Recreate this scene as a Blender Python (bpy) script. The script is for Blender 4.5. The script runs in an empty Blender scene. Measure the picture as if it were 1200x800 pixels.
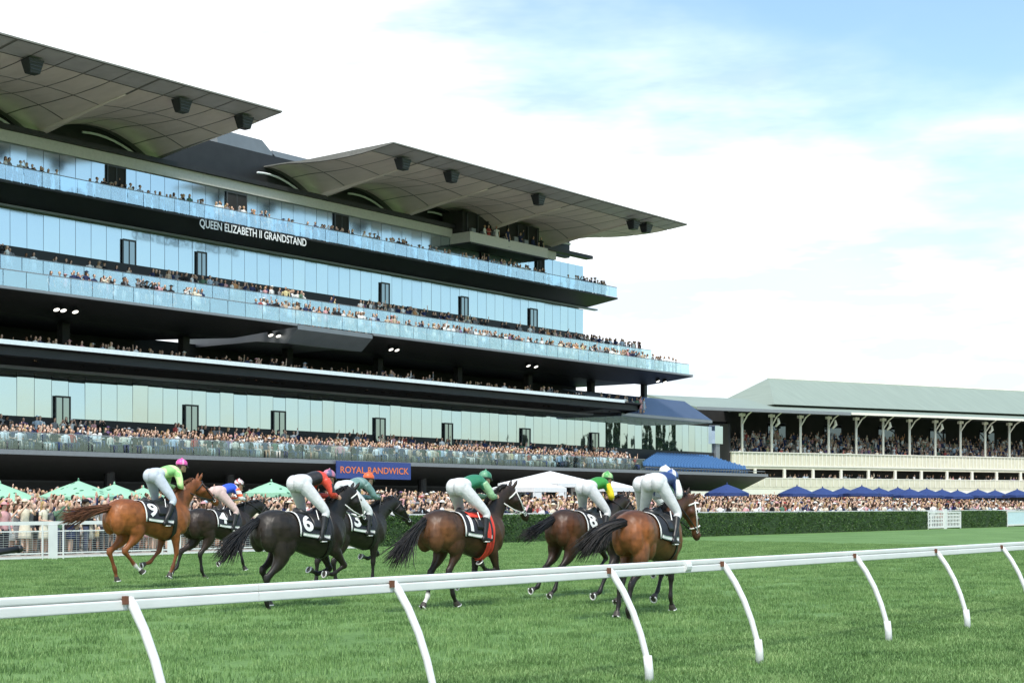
import bpy, bmesh, math, random
import numpy as np
from mathutils import Vector, Matrix
random.seed(7); rng = np.random.default_rng(7)
R = math.radians
SC = bpy.context.scene
COL = SC.collection
# ---------------------------------------------------------------- camera
# World frame: +X runs along the home straight (the way the horses run), +Y runs across the
# course towards the grandstand, the photographer stands at the origin on the infield side.
F, CX, HY, CH = 1750.0, 600.0, 591.0, 1.7
CA, SA = 0.784, 0.6206          # camera forward = (CA, SA)
cam = bpy.data.cameras.new('camera'); camo = bpy.data.objects.new('camera', cam); COL.objects.link(camo)
camo.location = (0, 0, CH); camo.rotation_euler = (math.pi/2, 0, -math.atan2(CA, SA))
cam.sensor_width = 36; cam.lens = 36*F/1200; cam.shift_y = (HY-400)/1200
cam.clip_start = 0.1; cam.clip_end = 6000
SC.camera = camo
# ---------------------------------------------------------------- world and sun
SUN_EL, SUN_AZ = 58.0, 228.0     # azimuth measured counter-clockwise from +X (direction towards the sun)
SC.view_settings.view_transform = 'Standard'; SC.view_settings.look = 'None'
SC.view_settings.gamma = 1; SC.view_settings.exposure = 1.22
SC.view_settings.use_curve_mapping = False
W = bpy.data.worlds.new('World'); SC.world = W; W.use_nodes = True
nt = W.node_tree; nt.nodes.clear()
def wn(t, **k):
    n = nt.nodes.new(t)
    for a, b in k.items(): setattr(n, a, b)
    return n
sky = wn('ShaderNodeTexSky', sky_type='NISHITA', sun_disc=False)
sky.sun_elevation = R(SUN_EL); sky.sun_rotation = R(90-SUN_AZ)
sky.air_density = 1.0; sky.dust_density = 1.2; sky.ozone_density = 1.6
tc = wn('ShaderNodeTexCoord')
sep = wn('ShaderNodeSeparateXYZ'); nt.links.new(tc.outputs['Generated'], sep.inputs[0])
def wm(op, a, b=None, c=None):
    n = wn('ShaderNodeMath', operation=op)
    for i, v in enumerate((a, b, c)):
        if v is None: continue
        if isinstance(v, (int, float)): n.inputs[i].default_value = v
        else: nt.links.new(v, n.inputs[i])
    return n.outputs[0]
zc = wm('MAXIMUM', sep.outputs[2], 0.0)
zz = wm('ADD', zc, 0.22)
comb = wn('ShaderNodeCombineXYZ')
nt.links.new(wm('DIVIDE', sep.outputs[0], zz), comb.inputs[0]); nt.links.new(wm('DIVIDE', sep.outputs[1], zz), comb.inputs[1])
comb.inputs[2].default_value = 3.7
noi = wn('ShaderNodeTexNoise'); noi.inputs['Scale'].default_value = 1.15; noi.inputs['Detail'].default_value = 6; noi.inputs['Roughness'].default_value = 0.52
nt.links.new(comb.outputs[0], noi.inputs['Vector'])
# a thick bank of bright cloud stands over the grandstand side and thins out towards the right and behind
dotb = wm('ADD', wm('MULTIPLY', sep.outputs[0], -0.385), wm('MULTIPLY', sep.outputs[1], 0.97))
band = wm('MULTIPLY', wm('SUBTRACT', 1.0, wm('MULTIPLY', zc, 3.1)), 0.42)
val = wm('ADD', wm('ADD', noi.outputs['Fac'], wm('MULTIPLY', dotb, 0.62)), band)
ramp = wn('ShaderNodeMapRange', interpolation_type='SMOOTHSTEP'); ramp.inputs['From Min'].default_value = 0.42; ramp.inputs['From Max'].default_value = 0.80
nt.links.new(val, ramp.inputs['Value'])
mix = wn('ShaderNodeMix', data_type='RGBA')
nt.links.new(ramp.outputs[0], mix.inputs['Factor'])
tint = wn('ShaderNodeMix', data_type='RGBA', blend_type='MULTIPLY'); tint.inputs['Factor'].default_value = 1; tint.inputs['B'].default_value = (1.06, 1.12, 1.0, 1)
nt.links.new(sky.outputs[0], tint.inputs['A']); nt.links.new(tint.outputs['Result'], mix.inputs['A']); 
noi2 = wn('ShaderNodeTexNoise'); noi2.inputs['Scale'].default_value = 5.0; noi2.inputs['Detail'].default_value = 5; noi2.inputs['Roughness'].default_value = 0.6
cmap = wn('ShaderNodeMapping'); cmap.inputs['Scale'].default_value = (1.0, 1.0, 5.0); nt.links.new(tc.outputs['Generated'], cmap.inputs[0]); nt.links.new(cmap.outputs[0], noi2.inputs['Vector'])
ccol = wn('ShaderNodeValToRGB'); ce = ccol.color_ramp.elements
ce[0].position = 0.38; ce[0].color = (3.9, 4.3, 4.7, 1); ce[1].position = 0.62; ce[1].color = (7.9, 8.0, 8.0, 1)
nt.links.new(noi2.outputs['Fac'], ccol.inputs[0]); nt.links.new(ccol.outputs[0], mix.inputs['B'])
bg = wn('ShaderNodeBackground'); bg.inputs['Strength'].default_value = 0.105
nt.links.new(mix.outputs['Result'], bg.inputs['Color'])
wo = wn('ShaderNodeOutputWorld'); nt.links.new(bg.outputs[0], wo.inputs[0])
sl = bpy.data.lights.new('sun', 'SUN'); slo = bpy.data.objects.new('sun', sl); COL.objects.link(slo)
sl.energy = 1.5; sl.angle = R(10); sl.color = (1.0, 0.955, 0.88)
sd = Vector((math.cos(R(SUN_EL))*math.cos(R(SUN_AZ)), math.cos(R(SUN_EL))*math.sin(R(SUN_AZ)), math.sin(R(SUN_EL))))
slo.rotation_euler = sd.to_track_quat('Z', 'Y').to_euler(); slo.location = (0, 0, 60)

# ---------------------------------------------------------------- measuring helpers
def sx(x, D):                       # along-course position of pixel column x on the upright plane Y = D
    u = (x-CX)/F; Z = D/(SA-CA*u); return Z*(SA*u+CA)
def zp(x, y, D):                    # height of pixel (x, y) on the upright plane Y = D
    u = (x-CX)/F; Z = D/(SA-CA*u); return CH+(HY-y)/F*Z
def gp(x, y, z=0.0):                # point on level ground seen at pixel (x, y)
    Z = F*(CH-z)/(y-HY); X = (x-CX)/F*Z; return Vector((CA*Z+SA*X, SA*Z-CA*X, z))
# ---------------------------------------------------------------- materials
MATS = {}
def nodes(name):
    m = bpy.data.materials.new(name); m.use_nodes = True
    t = m.node_tree; b = t.nodes['Principled BSDF']
    return m, t, b
def addn(t, typ, **k):
    n = t.nodes.new(typ)
    for a, b in k.items(): setattr(n, a, b)
    return n
def mat(name, col, rough=0.6, metal=0.0, var=0.12, scale=6.0, bump=0.0, bscale=40.0, spec=0.5, coat=0.0, stretch=None):
    m, t, b = nodes(name)
    b.inputs['Roughness'].default_value = rough; b.inputs['Metallic'].default_value = metal
    b.inputs['Specular IOR Level'].default_value = spec; b.inputs['Coat Weight'].default_value = coat
    tcn = addn(t, 'ShaderNodeTexCoord'); vec = tcn.outputs['Object']
    if stretch:
        mp = addn(t, 'ShaderNodeMapping'); mp.inputs['Scale'].default_value = stretch; t.links.new(vec, mp.inputs[0]); vec = mp.outputs[0]
    n = addn(t, 'ShaderNodeTexNoise'); n.inputs['Scale'].default_value = scale; n.inputs['Detail'].default_value = 5
    t.links.new(vec, n.inputs['Vector'])
    r = addn(t, 'ShaderNodeValToRGB')
    c = np.array(col[:3])
    r.color_ramp.elements[0].position = 0.3; r.color_ramp.elements[1].position = 0.7
    r.color_ramp.elements[0].color = (*np.clip(c*(1-var), 0, 1), 1); r.color_ramp.elements[1].color = (*np.clip(c*(1+var), 0, 1), 1)
    t.links.new(n.outputs['Fac'], r.inputs[0]); t.links.new(r.outputs[0], b.inputs['Base Color'])
    if bump > 0:
        n2 = addn(t, 'ShaderNodeTexNoise'); n2.inputs['Scale'].default_value = bscale; n2.inputs['Detail'].default_value = 4
        t.links.new(vec, n2.inputs['Vector'])
        bp = addn(t, 'ShaderNodeBump'); bp.inputs['Strength'].default_value = bump; bp.inputs['Distance'].default_value = 0.02
        t.links.new(n2.outputs['Fac'], bp.inputs['Height']); t.links.new(bp.outputs[0], b.inputs['Normal'])
    MATS[name] = m
    return m
def vcol_mat(name, rough=0.5, spec=0.5, noise=0.12, nscale=30.0, sheen=0.0, bump=0.0, coat=0.0):
    m, t, b = nodes(name)
    at = addn(t, 'ShaderNodeAttribute', attribute_name='Col')
    tcn = addn(t, 'ShaderNodeTexCoord')
    n = addn(t, 'ShaderNodeTexNoise'); n.inputs['Scale'].default_value = nscale; n.inputs['Detail'].default_value = 4
    t.links.new(tcn.outputs['Object'], n.inputs['Vector'])
    mr = addn(t, 'ShaderNodeMapRange'); mr.inputs['From Min'].default_value = 0.3; mr.inputs['From Max'].default_value = 0.7
    mr.inputs['To Min'].default_value = 1-noise; mr.inputs['To Max'].default_value = 1+noise
    t.links.new(n.outputs['Fac'], mr.inputs[0])
    mx = addn(t, 'ShaderNodeVectorMath', operation='SCALE')
    t.links.new(at.outputs['Color'], mx.inputs[0]); t.links.new(mr.outputs[0], mx.inputs['Scale'])
    t.links.new(mx.outputs[0], b.inputs['Base Color'])
    b.inputs['Roughness'].default_value = rough; b.inputs['Specular IOR Level'].default_value = spec
    b.inputs['Sheen Weight'].default_value = sheen; b.inputs['Coat Weight'].default_value = coat; b.inputs['Coat Roughness'].default_value = 0.25
    if bump:
        bp = addn(t, 'ShaderNodeBump'); bp.inputs['Strength'].default_value = bump; bp.inputs['Distance'].default_value = 0.01
        t.links.new(n.outputs['Fac'], bp.inputs['Height']); t.links.new(bp.outputs[0], b.inputs['Normal'])
    MATS[name] = m
    return m
M_white = mat('white_plastic', (0.72, 0.72, 0.71), 0.38, var=0.05, scale=3, bump=0.05)
M_clad = mat('dark_cladding', (0.016, 0.016, 0.018), 0.55, var=0.2, scale=1.2)
M_cladg = mat('grey_cladding', (0.20, 0.215, 0.235), 0.4, metal=0.3, var=0.08, scale=0.8)
M_edge = mat('edge_trim', (0.24, 0.25, 0.27), 0.35, metal=0.3, var=0.06)
M_soffit = mat('soffit_panel', (0.68, 0.60, 0.545), 0.6, var=0.06, scale=1.5, stretch=(1, 0.3, 1))
M_roofedge = mat('roof_band', (0.42, 0.40, 0.41), 0.5, var=0.07, scale=1.0)
M_header = mat('header_panel', (0.52, 0.50, 0.45), 0.55, var=0.07)
M_conc = mat('concrete', (0.30, 0.30, 0.29), 0.85, var=0.12, scale=2, bump=0.1)
M_dark = mat('dark_interior', (0.02, 0.019, 0.019), 0.8, var=0.3, scale=0.5)
M_black = mat('black_metal', (0.02, 0.02, 0.022), 0.45, var=0.15)
M_frame = mat('door_frame', (0.05, 0.055, 0.06), 0.4, var=0.1)
M_navy = mat('navy_roof', (0.13, 0.16, 0.24), 0.25, metal=0.65, var=0.08, scale=0.6)
M_blueseat = mat('blue_seat', (0.06, 0.16, 0.36), 0.5, var=0.15)
M_banner = mat('banner_blue', (0.035, 0.065, 0.24), 0.6, var=0.06)
M_orange = mat('banner_orange', (0.75, 0.20, 0.06), 0.6, var=0.05)
M_letter = mat('sign_white', (0.85, 0.85, 0.85), 0.5, var=0.03)
M_cream = mat('cream_paint', (0.62, 0.585, 0.46), 0.65, var=0.08, scale=1.5)
M_creamw = mat('cream_trim', (0.74, 0.71, 0.62), 0.6, var=0.05)
M_groof = mat('green_roof', (0.27, 0.32, 0.265), 0.5, var=0.08, scale=0.4, stretch=(8, 0.5, 1))
M_brown = mat('brown_bracket', (0.16, 0.06, 0.03), 0.7, var=0.2)
M_canvas = mat('white_canvas', (0.80, 0.80, 0.80), 0.7, var=0.04)
M_leather = mat('black_leather', (0.015, 0.014, 0.014), 0.4, var=0.2)
M_cloth = mat('saddle_navy', (0.018, 0.021, 0.03), 0.8, var=0.15, scale=60, bump=0.1, bscale=200)
M_clothw = mat('saddle_white', (0.78, 0.78, 0.76), 0.8, var=0.05)
M_red = mat('red_strap', (0.62, 0.045, 0.025), 0.6, var=0.1)
M_steel = mat('horseshoe', (0.72, 0.72, 0.70), 0.4, metal=0.3, var=0.1)
M_hoof = mat('hoof_horn', (0.05, 0.042, 0.036), 0.55, var=0.2, scale=30)
M_strapw = mat('white_strap', (0.75, 0.74, 0.70), 0.6, var=0.06)
M_eye = mat('eye_dark', (0.01, 0.008, 0.006), 0.1, var=0.0)
def mirror_glass(name, tint, dark, mixf, rough=0.015):
    m, t, b = nodes(name); t.nodes.remove(b)
    out = t.nodes['Material Output']
    g = addn(t, 'ShaderNodeBsdfGlossy'); g.inputs['Color'].default_value = (*tint, 1); g.inputs['Roughness'].default_value = rough
    d = addn(t, 'ShaderNodeBsdfDiffuse'); d.inputs['Color'].default_value = (*dark, 1)
    tcn = addn(t, 'ShaderNodeTexCoord'); n = addn(t, 'ShaderNodeTexNoise'); n.inputs['Scale'].default_value = 0.55; n.inputs['Detail'].default_value = 1.5
    oi = addn(t, 'ShaderNodeObjectInfo'); av = addn(t, 'ShaderNodeVectorMath', operation='ADD')
    t.links.new(tcn.outputs['Object'], av.inputs[0]); t.links.new(oi.outputs['Location'], av.inputs[1]); t.links.new(av.outputs[0], n.inputs['Vector'])
    bp = addn(t, 'ShaderNodeBump'); bp.inputs['Strength'].default_value = 0.25; bp.inputs['Distance'].default_value = 0.02
    t.links.new(n.outputs['Fac'], bp.inputs['Height']); t.links.new(bp.outputs[0], g.inputs['Normal'])
    mx = addn(t, 'ShaderNodeMixShader'); mx.inputs[0].default_value = mixf
    t.links.new(d.outputs[0], mx.inputs[1]); t.links.new(g.outputs[0], mx.inputs[2]); t.links.new(mx.outputs[0], out.inputs[0])
    return m
M_glass = mirror_glass('facade_glass', (0.66, 0.76, 0.82), (0.05, 0.08, 0.09), 0.85, 0.11)
M_glass2 = mirror_glass('terrace_glass', (0.62, 0.70, 0.78), (0.09, 0.12, 0.125), 0.80)
M_darkglass = mirror_glass('dark_glass', (0.16, 0.19, 0.24), (0.01, 0.01, 0.012), 0.6)
def bal_glass(name, fac):
    m, t, b = nodes(name); t.nodes.remove(b); out = t.nodes['Material Output']
    g = addn(t, 'ShaderNodeBsdfGlossy'); g.inputs['Color'].default_value = (0.85, 0.95, 1, 1); g.inputs['Roughness'].default_value = 0.03
    tr = addn(t, 'ShaderNodeBsdfTransparent'); tr.inputs['Color'].default_value = (0.80, 0.90, 0.95, 1)
    mx = addn(t, 'ShaderNodeMixShader'); mx.inputs[0].default_value = fac
    t.links.new(tr.outputs[0], mx.inputs[1]); t.links.new(g.outputs[0], mx.inputs[2]); t.links.new(mx.outputs[0], out.inputs[0])
    return m
M_bal = bal_glass('balustrade_glass', 0.42); M_bal2 = bal_glass('clear_balustrade_glass', 0.09)
M_frost = mat('frosted_band', (0.70, 0.78, 0.80), 0.35, var=0.06)
M_crowd = vcol_mat('crowd_cloth', rough=0.8, spec=0.2, noise=0.10, nscale=8)
M_coat = vcol_mat('horse_coat', rough=0.46, spec=0.36, noise=0.30, nscale=9, sheen=0.0, coat=0.0, bump=0.15)
M_hair = vcol_mat('horse_hair', rough=0.5, spec=0.4, noise=0.25, nscale=40)
M_silk = vcol_mat('silks', rough=0.42, spec=0.45, noise=0.08, nscale=18, bump=0.8)
M_skin = vcol_mat('skin', rough=0.55, spec=0.35, noise=0.05, nscale=20)
M_breech = vcol_mat('breeches', rough=0.6, spec=0.3, noise=0.08, nscale=14, bump=0.75)
M_cap = vcol_mat('cap_silk', rough=0.4, spec=0.45, noise=0.05, nscale=30)

# ---------------------------------------------------------------- mesh helpers
def add_mesh(name, v, f, m=None, parent=None, smooth=False, colors=None, wloc=None):
    me = bpy.data.meshes.new(name)
    me.from_pydata([tuple(p) for p in v], [], [tuple(q) for q in f]); me.update()
    if smooth: me.polygons.foreach_set('use_smooth', np.ones(len(me.polygons), bool))
    if colors is not None: set_cols(me, colors)
    if m is not None:
        for k in (m if isinstance(m, (list, tuple)) else [m]): me.materials.append(k)
    return add_obj(name, me, parent, wloc)
def set_cols(me, colors):
    ca = me.color_attributes.new('Col', 'FLOAT_COLOR', 'POINT')
    c = np.ones((len(me.vertices), 4), np.float32); c[:, :3] = np.asarray(colors)[:, :3]
    ca.data.foreach_set('color', c.ravel())
def add_obj(name, data, parent=None, wloc=None):
    o = bpy.data.objects.new(name, data); COL.objects.link(o)
    if wloc is not None: o.location = wloc
    if parent is not None: put_under(o, parent)
    return o
LOCALS = set()
def put_under(o, p):
    # parts are written in world coordinates: keep them there under a parent that stands somewhere
    o.parent = p
    if p.parent is None and p.name not in LOCALS: o.matrix_parent_inverse = Matrix.Translation(-Vector(p.location))
def tag(o, label, cat, group=None, kind=None):
    if label: o['label'] = label
    if cat: o['category'] = cat
    if group: o['group'] = group
    if kind: o['kind'] = kind
    return o
def thing(name, label, cat, loc=(0, 0, 0), rotz=0.0, group=None, local=False):
    o = bpy.data.objects.new(name, None); COL.objects.link(o); o.empty_display_size = 0.3
    o.location = loc; o.rotation_euler = (0, 0, rotz)
    if local: LOCALS.add(o.name)
    return tag(o, label, cat, group)
class MB:
    def __init__(s): s.v = []; s.f = []
    def raw(s, v, f):
        b = len(s.v); s.v += [tuple(p) for p in v]; s.f += [tuple(i+b for i in q) for q in f]; return s
    def box(s, x0, x1, y0, y1, z0, z1):
        return s.raw([(x0, y0, z0), (x1, y0, z0), (x1, y1, z0), (x0, y1, z0), (x0, y0, z1), (x1, y0, z1), (x1, y1, z1), (x0, y1, z1)],
                     [(0, 3, 2, 1), (4, 5, 6, 7), (0, 1, 5, 4), (1, 2, 6, 5), (2, 3, 7, 6), (3, 0, 4, 7)])
    def prism(s, prof, x0, x1, shear=0.0):     # profile of (y, z) run along x; shear tilts the far end in plan
        n = len(prof); y0 = prof[0][0]
        v = [(x0, y, z) for y, z in prof]+[(x1+shear*(y-y0), y, z) for y, z in prof]
        f = [tuple(range(n))[::-1], tuple(range(n, 2*n))]+[(i, (i+1) % n, n+(i+1) % n, n+i) for i in range(n)]
        f = [q[::-1] for q in f]
        return s.raw(v, f)
    def tube(s, pts, r, n=8, cap=True):
        pts = [Vector(p) for p in pts]; k = len(pts)
        rr = r if isinstance(r, (list, tuple)) else [r]*k
        v = []; up = Vector((0, 0, 1))
        t0 = (pts[1]-pts[0]).normalized()
        a = t0.cross(up)
        if a.length < 1e-3: a = t0.cross(Vector((1, 0, 0)))
        a.normalize()
        for i, p in enumerate(pts):
            t = (pts[min(i+1, k-1)]-pts[max(i-1, 0)]).normalized()
            a = (a-t*a.dot(t)).normalized(); b = t.cross(a)
            for j in range(n):
                q = 2*math.pi*j/n; v.append(p+(a*math.cos(q)+b*math.sin(q))*rr[i])
        f = []
        for i in range(k-1):
            for j in range(n): f.append((i*n+j, i*n+(j+1) % n, (i+1)*n+(j+1) % n, (i+1)*n+j))
        if cap: f += [tuple(range(n))[::-1], tuple(range((k-1)*n, k*n))]
        return s.raw(v, f)
    def build(s, name, m, parent=None, smooth=False): return add_mesh(name, s.v, s.f, m, parent, smooth)
def text_mesh(txt, size, bold=0.0, space=1.0, extrude=0.0):
    cu = bpy.data.curves.new('t', 'FONT'); cu.body = txt; cu.size = size; cu.offset = bold; cu.space_character = space
    cu.align_x = 'CENTER'; cu.extrude = extrude; cu.resolution_u = 4
    o = bpy.data.objects.new('t', cu); COL.objects.link(o)
    dg = bpy.context.evaluated_depsgraph_get()
    me = bpy.data.meshes.new_from_object(o.evaluated_get(dg))
    bpy.data.objects.remove(o); bpy.data.curves.remove(cu)
    return me
def interp(tab, x):
    tab = np.asarray(tab, float); xs = tab[:, 0]
    i = int(np.clip(np.searchsorted(xs, x)-1, 0, len(xs)-2)); t = (x-xs[i])/(xs[i+1]-xs[i]); t = min(max(t, 0), 1)
    p0 = tab[max(i-1, 0), 1:]; p1 = tab[i, 1:]; p2 = tab[i+1, 1:]; p3 = tab[min(i+2, len(xs)-1), 1:]
    return 0.5*((2*p1)+(-p0+p2)*t+(2*p0-5*p1+4*p2-p3)*t*t+(-p0+3*p1-3*p2+p3)*t**3)
# ================================================================ ground
def grass_mat(name, c0, c1, c2, fine=9.0):
    m, t, b = nodes(name)
    tcn = addn(t, 'ShaderNodeTexCoord'); vec = tcn.outputs['Object']
    n1 = addn(t, 'ShaderNodeTexNoise'); n1.inputs['Scale'].default_value = 0.35; n1.inputs['Detail'].default_value = 6; n1.inputs['Roughness'].default_value = 0.6
    n2 = addn(t, 'ShaderNodeTexNoise'); n2.inputs['Scale'].default_value = fine; n2.inputs['Detail'].default_value = 8; n2.inputs['Roughness'].default_value = 0.7
    t.links.new(vec, n1.inputs['Vector']); t.links.new(vec, n2.inputs['Vector'])
    ad = addn(t, 'ShaderNodeMath', operation='MULTIPLY_ADD'); ad.inputs[1].default_value = 0.5
    t.links.new(n1.outputs['Fac'], ad.inputs[0])
    hf = addn(t, 'ShaderNodeMath', operation='MULTIPLY'); hf.inputs[1].default_value = 0.5
    t.links.new(n2.outputs['Fac'], hf.inputs[0]); t.links.new(hf.outputs[0], ad.inputs[2])
    r = addn(t, 'ShaderNodeValToRGB'); e = r.color_ramp.elements
    e[0].position = 0.36; e[0].color = (*c0, 1); e[1].position = 0.66; e[1].color = (*c2, 1); k = e.new(0.5); k.color = (*c1, 1)
    t.links.new(ad.outputs[0], r.inputs[0]); t.links.new(r.outputs[0], b.inputs['Base Color'])
    b.inputs['Roughness'].default_value = 0.75; b.inputs['Specular IOR Level'].default_value = 0.2
    bp = addn(t, 'ShaderNodeBump'); bp.inputs['Strength'].default_value = 0.6; bp.inputs['Distance'].default_value = 0.05
    t.links.new(n2.outputs['Fac'], bp.inputs['Height']); t.links.new(bp.outputs[0], b.inputs['Normal'])
    return m
M_turf = grass_mat('turf', (0.080, 0.160, 0.046), (0.128, 0.232, 0.070), (0.172, 0.292, 0.100))
g = add_mesh('ground', [(-2500, -2500, 0), (2500, -2500, 0), (2500, 2500, 0), (-2500, 2500, 0)], [(0, 1, 2, 3)], M_turf); g['kind'] = 'structure'
RISE0, RISE1, RISEZ = 46.0, 73.0, 1.0
def lawn_z(D): return 0.02+RISEZ*min(max((D-RISE0)/(RISE1-RISE0), 0), 1)
vv = []; ff = []
for i, D in enumerate((42.2, 46, 52, 60, 66, 73, 80)):
    z = lawn_z(D)
    if i == 6: z = 1.02
    vv += [(-60, D, z), (260, D, z)]
    if i: ff.append((2*i-2, 2*i-1, 2*i+1, 2*i))
M_bounce = mat('bounce_paving', (0.36, 0.33, 0.29), 0.9, var=0.15, scale=1.0, bump=0.2)  # pale paving under the crowd, added to bounce neutral light onto the soffits
o = add_mesh('bounce_apron', vv, ff, M_bounce, smooth=True); o['kind'] = 'structure'
# grass blades on the turf in front of and behind the running rail: one mass of tufts
def blade_patch(nb, w, h, size, seed):
    r = random.Random(seed); v = []; f = []
    for _ in range(nb):
        x, y = r.uniform(-size, size), r.uniform(-size, size); a = r.uniform(0, 6.28); l = r.uniform(0.0, 0.7)*h; hh = h*r.uniform(0.55, 1.15); b = r.uniform(0, 6.28)
        dx, dy = math.cos(a)*w, math.sin(a)*w; lx, ly = math.cos(b)*l, math.sin(b)*l
        i = len(v)
        v += [(x-dx, y-dy, -0.005), (x+dx, y+dy, -0.005), (x+lx*.4+dx*.7, y+ly*.4+dy*.7, hh*.6), (x+lx*.4-dx*.7, y+ly*.4-dy*.7, hh*.6), (x+lx, y+ly, hh)]
        f += [(i, i+1, i+2, i+3), (i+3, i+2, i+4)]
    return v, f
def blade_mat():
    m, t, b = nodes('grass_blade')
    oi = addn(t, 'ShaderNodeNewGeometry'); tcn = addn(t, 'ShaderNodeTexCoord')
    n1 = addn(t, 'ShaderNodeTexNoise'); n1.inputs['Scale'].default_value = 0.8; n1.inputs['Detail'].default_value = 8; n1.inputs['Roughness'].default_value = 0.7
    t.links.new(oi.outputs['Position'], n1.inputs['Vector'])
    mr = addn(t, 'ShaderNodeMath', operation='MULTIPLY_ADD'); mr.inputs[1].default_value = 0.35
    t.links.new(oi.outputs['Random Per Island'], mr.inputs[0]); t.links.new(n1.outputs['Fac'], mr.inputs[2])
    r = addn(t, 'ShaderNodeValToRGB'); e = r.color_ramp.elements
    e[0].position = 0.47; e[0].color = (0.055, 0.120, 0.033, 1); e[1].position = 0.95; e[1].color = (0.28, 0.40, 0.155, 1)
    k = e.new(0.68); k.color = (0.150, 0.272, 0.084, 1)
    t.links.new(mr.outputs[0], r.inputs[0]); t.links.new(r.outputs[0], b.inputs['Base Color'])
    b.inputs['Roughness'].default_value = 0.55; b.inputs['Specular IOR Level'].default_value = 0.3
    return m
M_blade = blade_mat()
def grass_field(name, label, x0, x1, y0, y1, dens, h, patch, nb):
    me = bpy.data.meshes.new(name); me.from_pydata([(x0, y0, 0.004), (x1, y0, 0.004), (x1, y1, 0.004), (x0, y1, 0.004)], [], [(0, 1, 2, 3)])
    me.materials.append(M_turf)
    o = bpy.data.objects.new(name, me); COL.objects.link(o); tag(o, label, 'grass', kind='stuff')
    v, f = blade_patch(nb, 0.004, h, patch, 3); pm = bpy.data.meshes.new('blade_tuft'); pm.from_pydata(v, [], f); pm.materials.append(M_blade)
    po = bpy.data.objects.new('blade_tuft', pm)
    ng = bpy.data.node_groups.new(name, 'GeometryNodeTree')
    ng.interface.new_socket('Geometry', in_out='INPUT', socket_type='NodeSocketGeometry'); ng.interface.new_socket('Geometry', in_out='OUTPUT', socket_type='NodeSocketGeometry')
    N = ng.nodes; L = ng.links
    gi = N.new('NodeGroupInput'); go = N.new('NodeGroupOutput')
    dp = N.new('GeometryNodeDistributePointsOnFaces'); dp.inputs['Density'].default_value = dens
    oi = N.new('GeometryNodeObjectInfo'); oi.inputs['Object'].default_value = po
    ip = N.new('GeometryNodeInstanceOnPoints')
    rv = N.new('FunctionNodeRandomValue'); rv.data_type = 'FLOAT_VECTOR'; rv.inputs[1].default_value = (0, 0, 6.283)
    rs = N.new('FunctionNodeRandomValue'); rs.data_type = 'FLOAT'; rs.inputs[2].default_value = 0.6; rs.inputs[3].default_value = 1.25
    jn = N.new('GeometryNodeJoinGeometry')
    L.new(gi.outputs[0], dp.inputs['Mesh']); L.new(dp.outputs['Points'], ip.inputs['Points']); L.new(oi.outputs['Geometry'], ip.inputs['Instance'])
    L.new(rv.outputs[0], ip.inputs['Rotation']); L.new(rs.outputs[1], ip.inputs['Scale'])
    L.new(ip.outputs[0], jn.inputs[0]); L.new(gi.outputs[0], jn.inputs[0]); L.new(jn.outputs[0], go.inputs[0])
    md = o.modifiers.new('grass', 'NODES'); md.node_group = ng
    return o
grass_field('infield_grass', 'short green turf on the infield below the white running rail', -2, 34, 1.5, 10.0, 70, 0.055, 0.13, 60)
grass_field('track_grass', 'green racing turf of the course under the galloping horses', 2, 60, 10.0, 41.0, 14, 0.06, 0.20, 70)

# ================================================================ running rail in front of the camera
RD, RZ = 8.23, 1.123
rail = thing('running_rail', 'white plastic running rail on curved posts in front of the horses', 'rail', (sx(600, RD), RD, 0))
post_px = [-230, 150, 460, 713, 845, 1000, 1095, 1172, 1262, 1335]
ps = [sx(x, RD) for x in post_px]
def beam_prof(zc, hy, hz, ey, ez):
    out = []
    for a in range(24):
        q = 2*math.pi*a/24; c, sn = math.cos(q), math.sin(q)
        out.append((RD+hy*math.copysign(abs(c)**ey, c), zc+hz*math.copysign(abs(sn)**ez, sn)))
    return out
prof_top = beam_prof(RZ-0.0275, 0.033, 0.0275, 0.35, 0.5); prof_low = beam_prof(RZ-0.0935, 0.036, 0.0365, 0.25, 0.35)
joints = [ps[0]-6.0, sx(300, RD), sx(802, RD), sx(1120, RD), 40.0]
for i in range(len(joints)-1):
    MB().prism(prof_top, joints[i], joints[i+1]-0.006).build('rail_beam', M_white, rail)
    MB().prism(prof_low, joints[i], joints[i+1]-0.006).build('rail_skirt', M_white, rail)
    MB().box(joints[i], joints[i+1]-0.006, RD-.020, RD+.020, RZ-.064, RZ-.050).build('rail_web', M_edge, rail)
    if i == 2: MB().tube([(joints[i]-0.05, RD, RZ-0.064), (joints[i]+0.05, RD, RZ-0.064)], 0.066, 14).build('joint_sleeve', M_white, rail)
path = [(0.0, 1.062), (-0.045, 1.02), (-0.16, 0.87), (-0.27, 0.68), (-0.36, 0.47), (-0.42, 0.28), (-0.455, 0.12), (-0.46, -0.02)]
for s in ps+[34.5, 37.3]:
    p = MB().tube([(s, RD-0.012+y, z) for y, z in path], [0.036, 0.036, 0.033, 0.032, 0.031, 0.030, 0.030, 0.030], 12).build('post', M_white, rail, True)
    MB().tube([(s, RD-0.448, 0.27), (s, RD-0.466, 0.14), (s, RD-0.474, -0.02)], 0.042, 12).build('foot_sleeve', M_white, p, True)
    MB().box(s-0.075, s-0.040, RD-0.062, RD-0.030, RZ-0.085, RZ-0.030).build('bracket', M_brown, p)
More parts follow.
